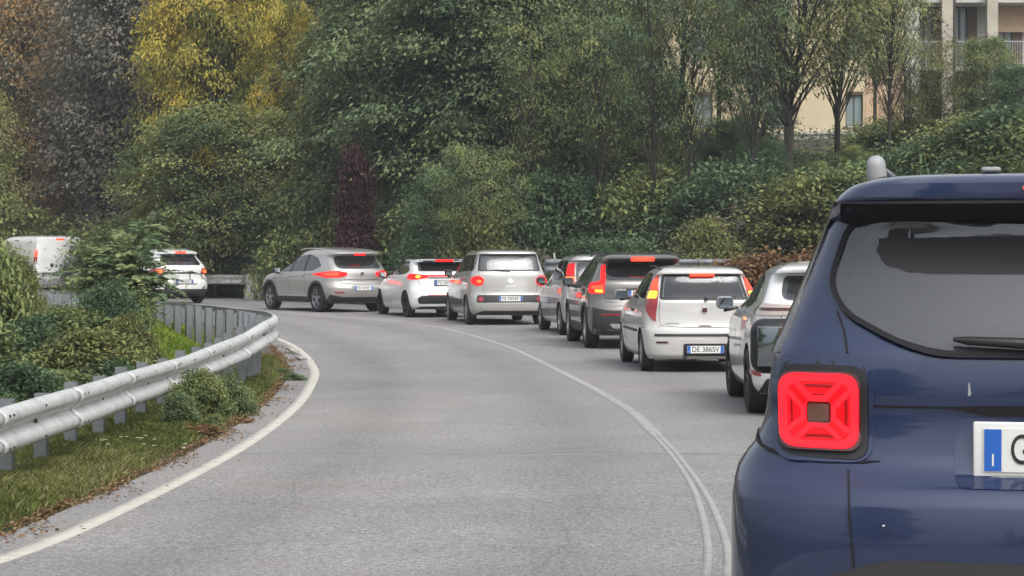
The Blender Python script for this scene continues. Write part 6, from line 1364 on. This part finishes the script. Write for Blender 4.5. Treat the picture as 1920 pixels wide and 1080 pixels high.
# ============================================================ the dark blue boxy SUV close in front
def blue_suv():
    W, H, L = 1.80, 1.69, 4.24; yaw = R_(-11.6); h = .90
    wf = [(.26,.87),(.36,.915),(.55,.932),(.80,.932),(.90,.922),(.96,.875),(1.04,.846),(1.12,.835),(1.20,.825),(1.26,.800),(1.40,.745),(1.54,.690),(1.60,.660),(1.635,.625),(1.66,.56),(1.68,.40),(1.69,.12)]
    Rf = [(.26,.16),(.36,.04),(.50,.0),(.70,.0),(.83,.015),(.87,.045),(.90,.10),(.95,.125),(1.05,.14),(1.09,.135),(1.20,.15),(1.24,.18),(1.30,.215),(1.55,.33),(1.585,.20),(1.61,.165),(1.645,.165),(1.662,.19),(1.676,.34),(1.684,.7),(1.69,1.6)]
    Ff = [(.26,L-.16),(.36,L-.03),(.6,L),(.9,L-.03),(1.02,L-.12),(1.08,L-.7),(1.14,L-1.1),(1.54,L-1.7),(1.62,L-1.85),(1.67,L-2.1),(1.69,2.2)]
    c = Car('blue_suv', 'dark blue boxy SUV close by on the right with a square red lamp', 'car', (1.43, 5.40), yaw, W, H, L, wf, Rf, Ff, BLUE, n=3.6, Lr=.30, zb=.26, bow=.02, Lrt=[(.2,.36),(.85,.36),(.95,.26),(1.25,.26),(1.6,.24),(1.69,.2)])
    ax = (.82, .82+2.57)
    rg = rnd([(-.610,1.30),(-.42,1.20),(.42,1.20),(.610,1.30),(.655,1.38),(.605,1.545),(.50,1.560),(0,1.545),(-.50,1.560),(-.605,1.545),(-.655,1.38)], [.08,.15,.15,.08,.10,.05,.05,.1,.05,.05,.10], 5)
    rgi = [(x*.93, 1.385+(z-1.385)*.90) for x, z in rg]
    dlo = rnd([(.42,1.26),(.75,1.20),(3.0,1.16),(2.42,1.56),(.62,1.58),(.50,1.50)], .05); fg = rnd([(-.70,1.16),(.70,1.16),(.60,1.53),(-.60,1.53)], .06)
    c.body(ax, .35, (.95, 1.62), [('r', rgi, -.5, 1.5), ('s', dlo, -1.3, 1.3), ('f', fg, 2.0, 4.0)])
    c.wheels(ax, .35, .225, 'alloy', 5)
    # rear glass and its black surround
    c.patch('rear_window', rg, mat='glass_dusty', off=.006, thick=.008, da=.05, dz=.03); trimring(c, 'window_seal', [(x*1.012, 1.385+(z-1.385)*1.03) for x, z in rg], .014, off=.010, mat='gap')
    c.patch('window_surround', rnd([(-.62,1.60),(.62,1.60),(.63,1.555),(.595,1.535),(.50,1.552),(0,1.54),(-.50,1.552),(-.595,1.535),(-.63,1.555)], .006), mat='gap', off=.010, thick=.012)
    for sg in (-1, 1): c.patch('pillar_trim', [(.80,1.20),(1.12,1.20),(1.12,1.60),(.86,1.60)], mode='w', mat='gloss_black', off=.004, side=sg, da=.06, dz=.03)
    side_glass(c, dlo, [[(1.10,1.18),(1.22,1.18),(1.20,1.6),(1.08,1.6)],[(2.0,1.17),(2.10,1.17),(2.06,1.6),(1.96,1.6)]], 'glass'); c.patch('windscreen', fg, mode='f', mat='glass_clear', off=.002, thick=.005)
    c.both('side_cladding', [(1.3,.27),(3.0,.27),(3.0,.42),(1.3,.42)], mode='s', mat='cladding', off=.01)
    # tail lamps: square housing, lit ring, X of light tubes, clear centre
    cx, cz = .670, 1.050; A = .0985; B = .0975
    def sq(cx, k, r): return rnd([(cx-A*k, cz-B*k), (cx+A*k, cz-B*k), (cx+A*k, cz+B*k), (cx-A*k, cz+B*k)], r, 6)
    for sg in (-1, 1):
        def S(poly): return poly if sg > 0 else [(-x, z) for x, z in poly]
        hs = c.patch('tail_light', S(rnd([(cx-A*1.22, cz-B*1.25), (cx+A*1.16, cz-B*1.18), (cx+A*1.14, cz+B*1.34), (cx-A*1.20, cz+B*1.36)], .045, 6)), mat='black', off=.006, thick=.02, da=.04, dz=.04)
        base = c.patch('lens', S(sq(cx, 1.06, .04)), mat='dark_lens', off=.020, parent=hs, thick=.02, da=.04, dz=.04)
        def ringp(k0, k1, r0, r1, mat, off, n=6):
            a = S(sq(cx, k0, r0)); b = S(sq(cx, k1, r1)); n_ = len(a); return c.patch('light_ring', [(a[i], a[(i+1) % n_], b[(i+1) % n_], b[i]) for i in range(n_)], mat=mat, off=off, parent=hs, thick=.016, da=.05, dz=.05)
        ringp(1.0, .80, .045, .040, 'jl_ring', .026)
        ringp(.70, .62, .02, .02, 'jl_deep', .0225)
        ringp(.78, .72, .035, .03, 'jl_dim', .0225)
        # X tubes
        for qa in (-1, 1):
            for qb in (-1, 1):
                p0 = Vector((cx+qa*A*.30, cz+qb*B*.30)); p1 = Vector((cx+qa*A*.66, cz+qb*B*.66)); d = Vector((qa*A, -qb*B)).normalized()*.021
                c.patch('light_arm', S([tuple(p0-d), tuple(p1-d), tuple(p1+d), tuple(p0+d)]), mat='jl_ring', off=.030, parent=hs, thick=.01)
                d2 = d*.35; c.patch('light_arm', S([tuple(p0-d2), tuple(p1-d2), tuple(p1+d2), tuple(p0+d2)]), mat='jl_dim', off=.0325, parent=hs, thick=.004)
        ringp(.44, .33, .012, .008, 'jl_ring', .031); 
        for s_ in (-1, 1):
            c.patch('light_bar', S(rect(cx-A*.36, cx+A*.36, cz+s_*B*.56-.008, cz+s_*B*.56+.008, .004)), mat='jl_dim', off=.028, parent=hs); c.patch('light_bar', S(rect(cx+s_*A*.56-.008, cx+s_*A*.56+.008, cz-B*.36, cz+B*.36, .004)), mat='jl_dim', off=.028, parent=hs)
        c.patch('reversing_lens', S(sq(cx, .26, .008)), mat='smoke_lens', off=.031, parent=hs, thick=.012)
        # raised sculpted frame round the lamp in body colour
        a = S(rnd([(cx-A*1.36, cz-B*1.32), (cx+A*1.30, cz-B*1.30), (cx+A*1.32, cz+B*1.50), (cx-A*1.36, cz+B*1.52)], .06, 6)); b_ = S(rnd([(cx-A*1.26, cz-B*1.28), (cx+A*1.16, cz-B*1.18), (cx+A*1.14, cz+B*1.26), (cx-A*1.22, cz+B*1.24)], .05, 6)); n_ = len(a)
        c.patch('lamp_frame', [(a[i], a[(i+1) % n_], b_[(i+1) % n_], b_[i]) for i in range(n_)], mat=BLUE, off=.006, parent=hs, thick=.012, da=.03, dz=.02)
    # tailgate panels, seams
    for sg in (-1, 1):
        S = (lambda P: P) if sg > 0 else (lambda P: [(-x, z) for x, z in P])
        c.seam('tailgate_seam', S([(.635,1.31),(.615,1.26),(.605,1.205)]), w=.005, off=.003); c.seam('tailgate_seam', S([(.600,.905),(.595,.87),(.592,.80),(.582,.70),(.575,.60)]), w=.005, off=.003)
        c.seam('bumper_seam', [(.34,.99),(.30,.975),(.24,.955),(.18,.935),(.13,.925)], mode='s', side=sg, w=.007, off=.004)
    c.seam('tailgate_crease', [(-.56,1.068),(-.34,1.068),(-.30,1.065)], w=.006); c.seam('tailgate_crease', [(.56,1.068),(.34,1.068),(.30,1.065)], w=.006)
    c.patch('handle_recess', rnd([(-.36,1.070),(-.25,1.048),(.25,1.048),(.36,1.070),(.25,1.074),(-.25,1.074)], .01), mat='gap', off=.003)
    # plate
    p = c.plate(0, .965, .52, .11, 'G', frame='plate')
    for q in p.children:
        if q.name.startswith('lettering'): pass
    c.box('dealer_strip', (.16,.001,.007), (-.16,-.0035,-.0665), mat='grey_plastic', bev=0, seg=1, parent=p)
    c.patch('plate_recess', rect(-.33,.33,.87,1.042,.03), mat=BLUE, off=.0015, thick=.003)
    # roof: rail, spoiler lamp, aerial
    c.patch('high_brake_light', rnd([(-.155,1.618),(.155,1.618),(.165,1.632),(.15,1.646),(-.15,1.646),(-.165,1.632)], .006), mat='hbl', off=.010)
    for sg in (-1, 1):
        b_ = c.box('roof_rail', (.056,.10,.078), (sg*.545,.52,1.692), (R_(8), sg*R_(5), 0), 'rail_cap', .022, 4, taper=.85)
        c.box('rail_bar', (.026,1.65,.022), (sg*.543,1.38,1.712), (R_(.6),0,0), 'grey_plastic', .012, 3); c.box('rail_foot', (.075,.16,.02), (sg*.547,.54,1.655), (0, sg*R_(18), 0), 'black', .008, 2)
    c.box('washer_nozzle', (.05,.05,.014), (-.24,.34,1.684), mat='grey_plastic', bev=.006)
    mb = MB(); mb.tube([(.02,.155,1.222),(-.02,.125,1.228),(-.30,.145,1.240),(-.335,.152,1.243)], [.020,.018,.011,.006], 8); mb.build('rear_wiper', M['black'], c.root, 50)
    # bumper details
    c.patch('lower_bumper', rnd([(-.80,.27),(.80,.27),(.78,.60),(.50,.69),(-.50,.69),(-.78,.60)], .05), mat='cladding', off=.006)
    for x in (-.50, -.19, .19, .50): c.patch('parking_sensor', [(x+.011*math.cos(a), .765+.011*math.sin(a)) for a in [i*.5236 for i in range(12)]], mat=BLUE, off=.003)
    c.patch('stone_chip', [(-.505+.0035*math.cos(a), .775+.0035*math.sin(a)) for a in [i*1.0472 for i in range(6)]], mat='white_trim', off=.0015)
    c.patch('dried_splash', [(-.298,1.10),(-.293,1.098),(-.290,1.105),(-.294,1.132),(-.297,1.132)], mat='grey_plastic', off=.001, thick=.002)
    # mirrors: big square black
    for sg in (-1, 1):
        m_ = c.box('mirror', (.245,.13,.205), (sg*.965,2.62,1.12), (0,0,sg*R_(-4)), 'black', .05, 5); c.box('mirror_glass', (.190,.008,.150), (0,-.066,0), (0,0,0), 'mirror', .03, 4, m_); c.box('mirror_arm', (.14,.06,.05), (-sg*.13,.01,-.06), (0,0,0), 'black', .015, 2, m_)
    c.seats((1.35, 2.35), .68, hw=.40)
    # pale bag on the parcel shelf behind the seats
    c.box('parcel_shelf', (1.15,.55,.03), (0,.62,1.20), mat='interior', bev=.01)
M['jl_ring'] = simple('lamp_ring_lit', (.45,.004,.006), .35, 0, .15, .2, (1, .010, .018), 1.25)
M['gloss_black'] = simple('gloss_black', (.03,.031,.033), .22, 0, .4)
M['jl_dim'] = simple('lamp_tube_dim', (.30,.003,.005), .35, 0, .15, .2, (1, .004, .014), .34)
M['jl_deep'] = simple('lamp_tube_deep', (.20,.003,.005), .35, 0, .15, .2, (1, .003, .010), .12)
M['hbl'] = simple('third_brake_lens', (.6,.08,.09), .3, 0, .6, .5, (1,.12,.12), .25)
M['rail_cap'] = simple('grey_rail_cap', (.33,.335,.34), .45)
blue_suv()
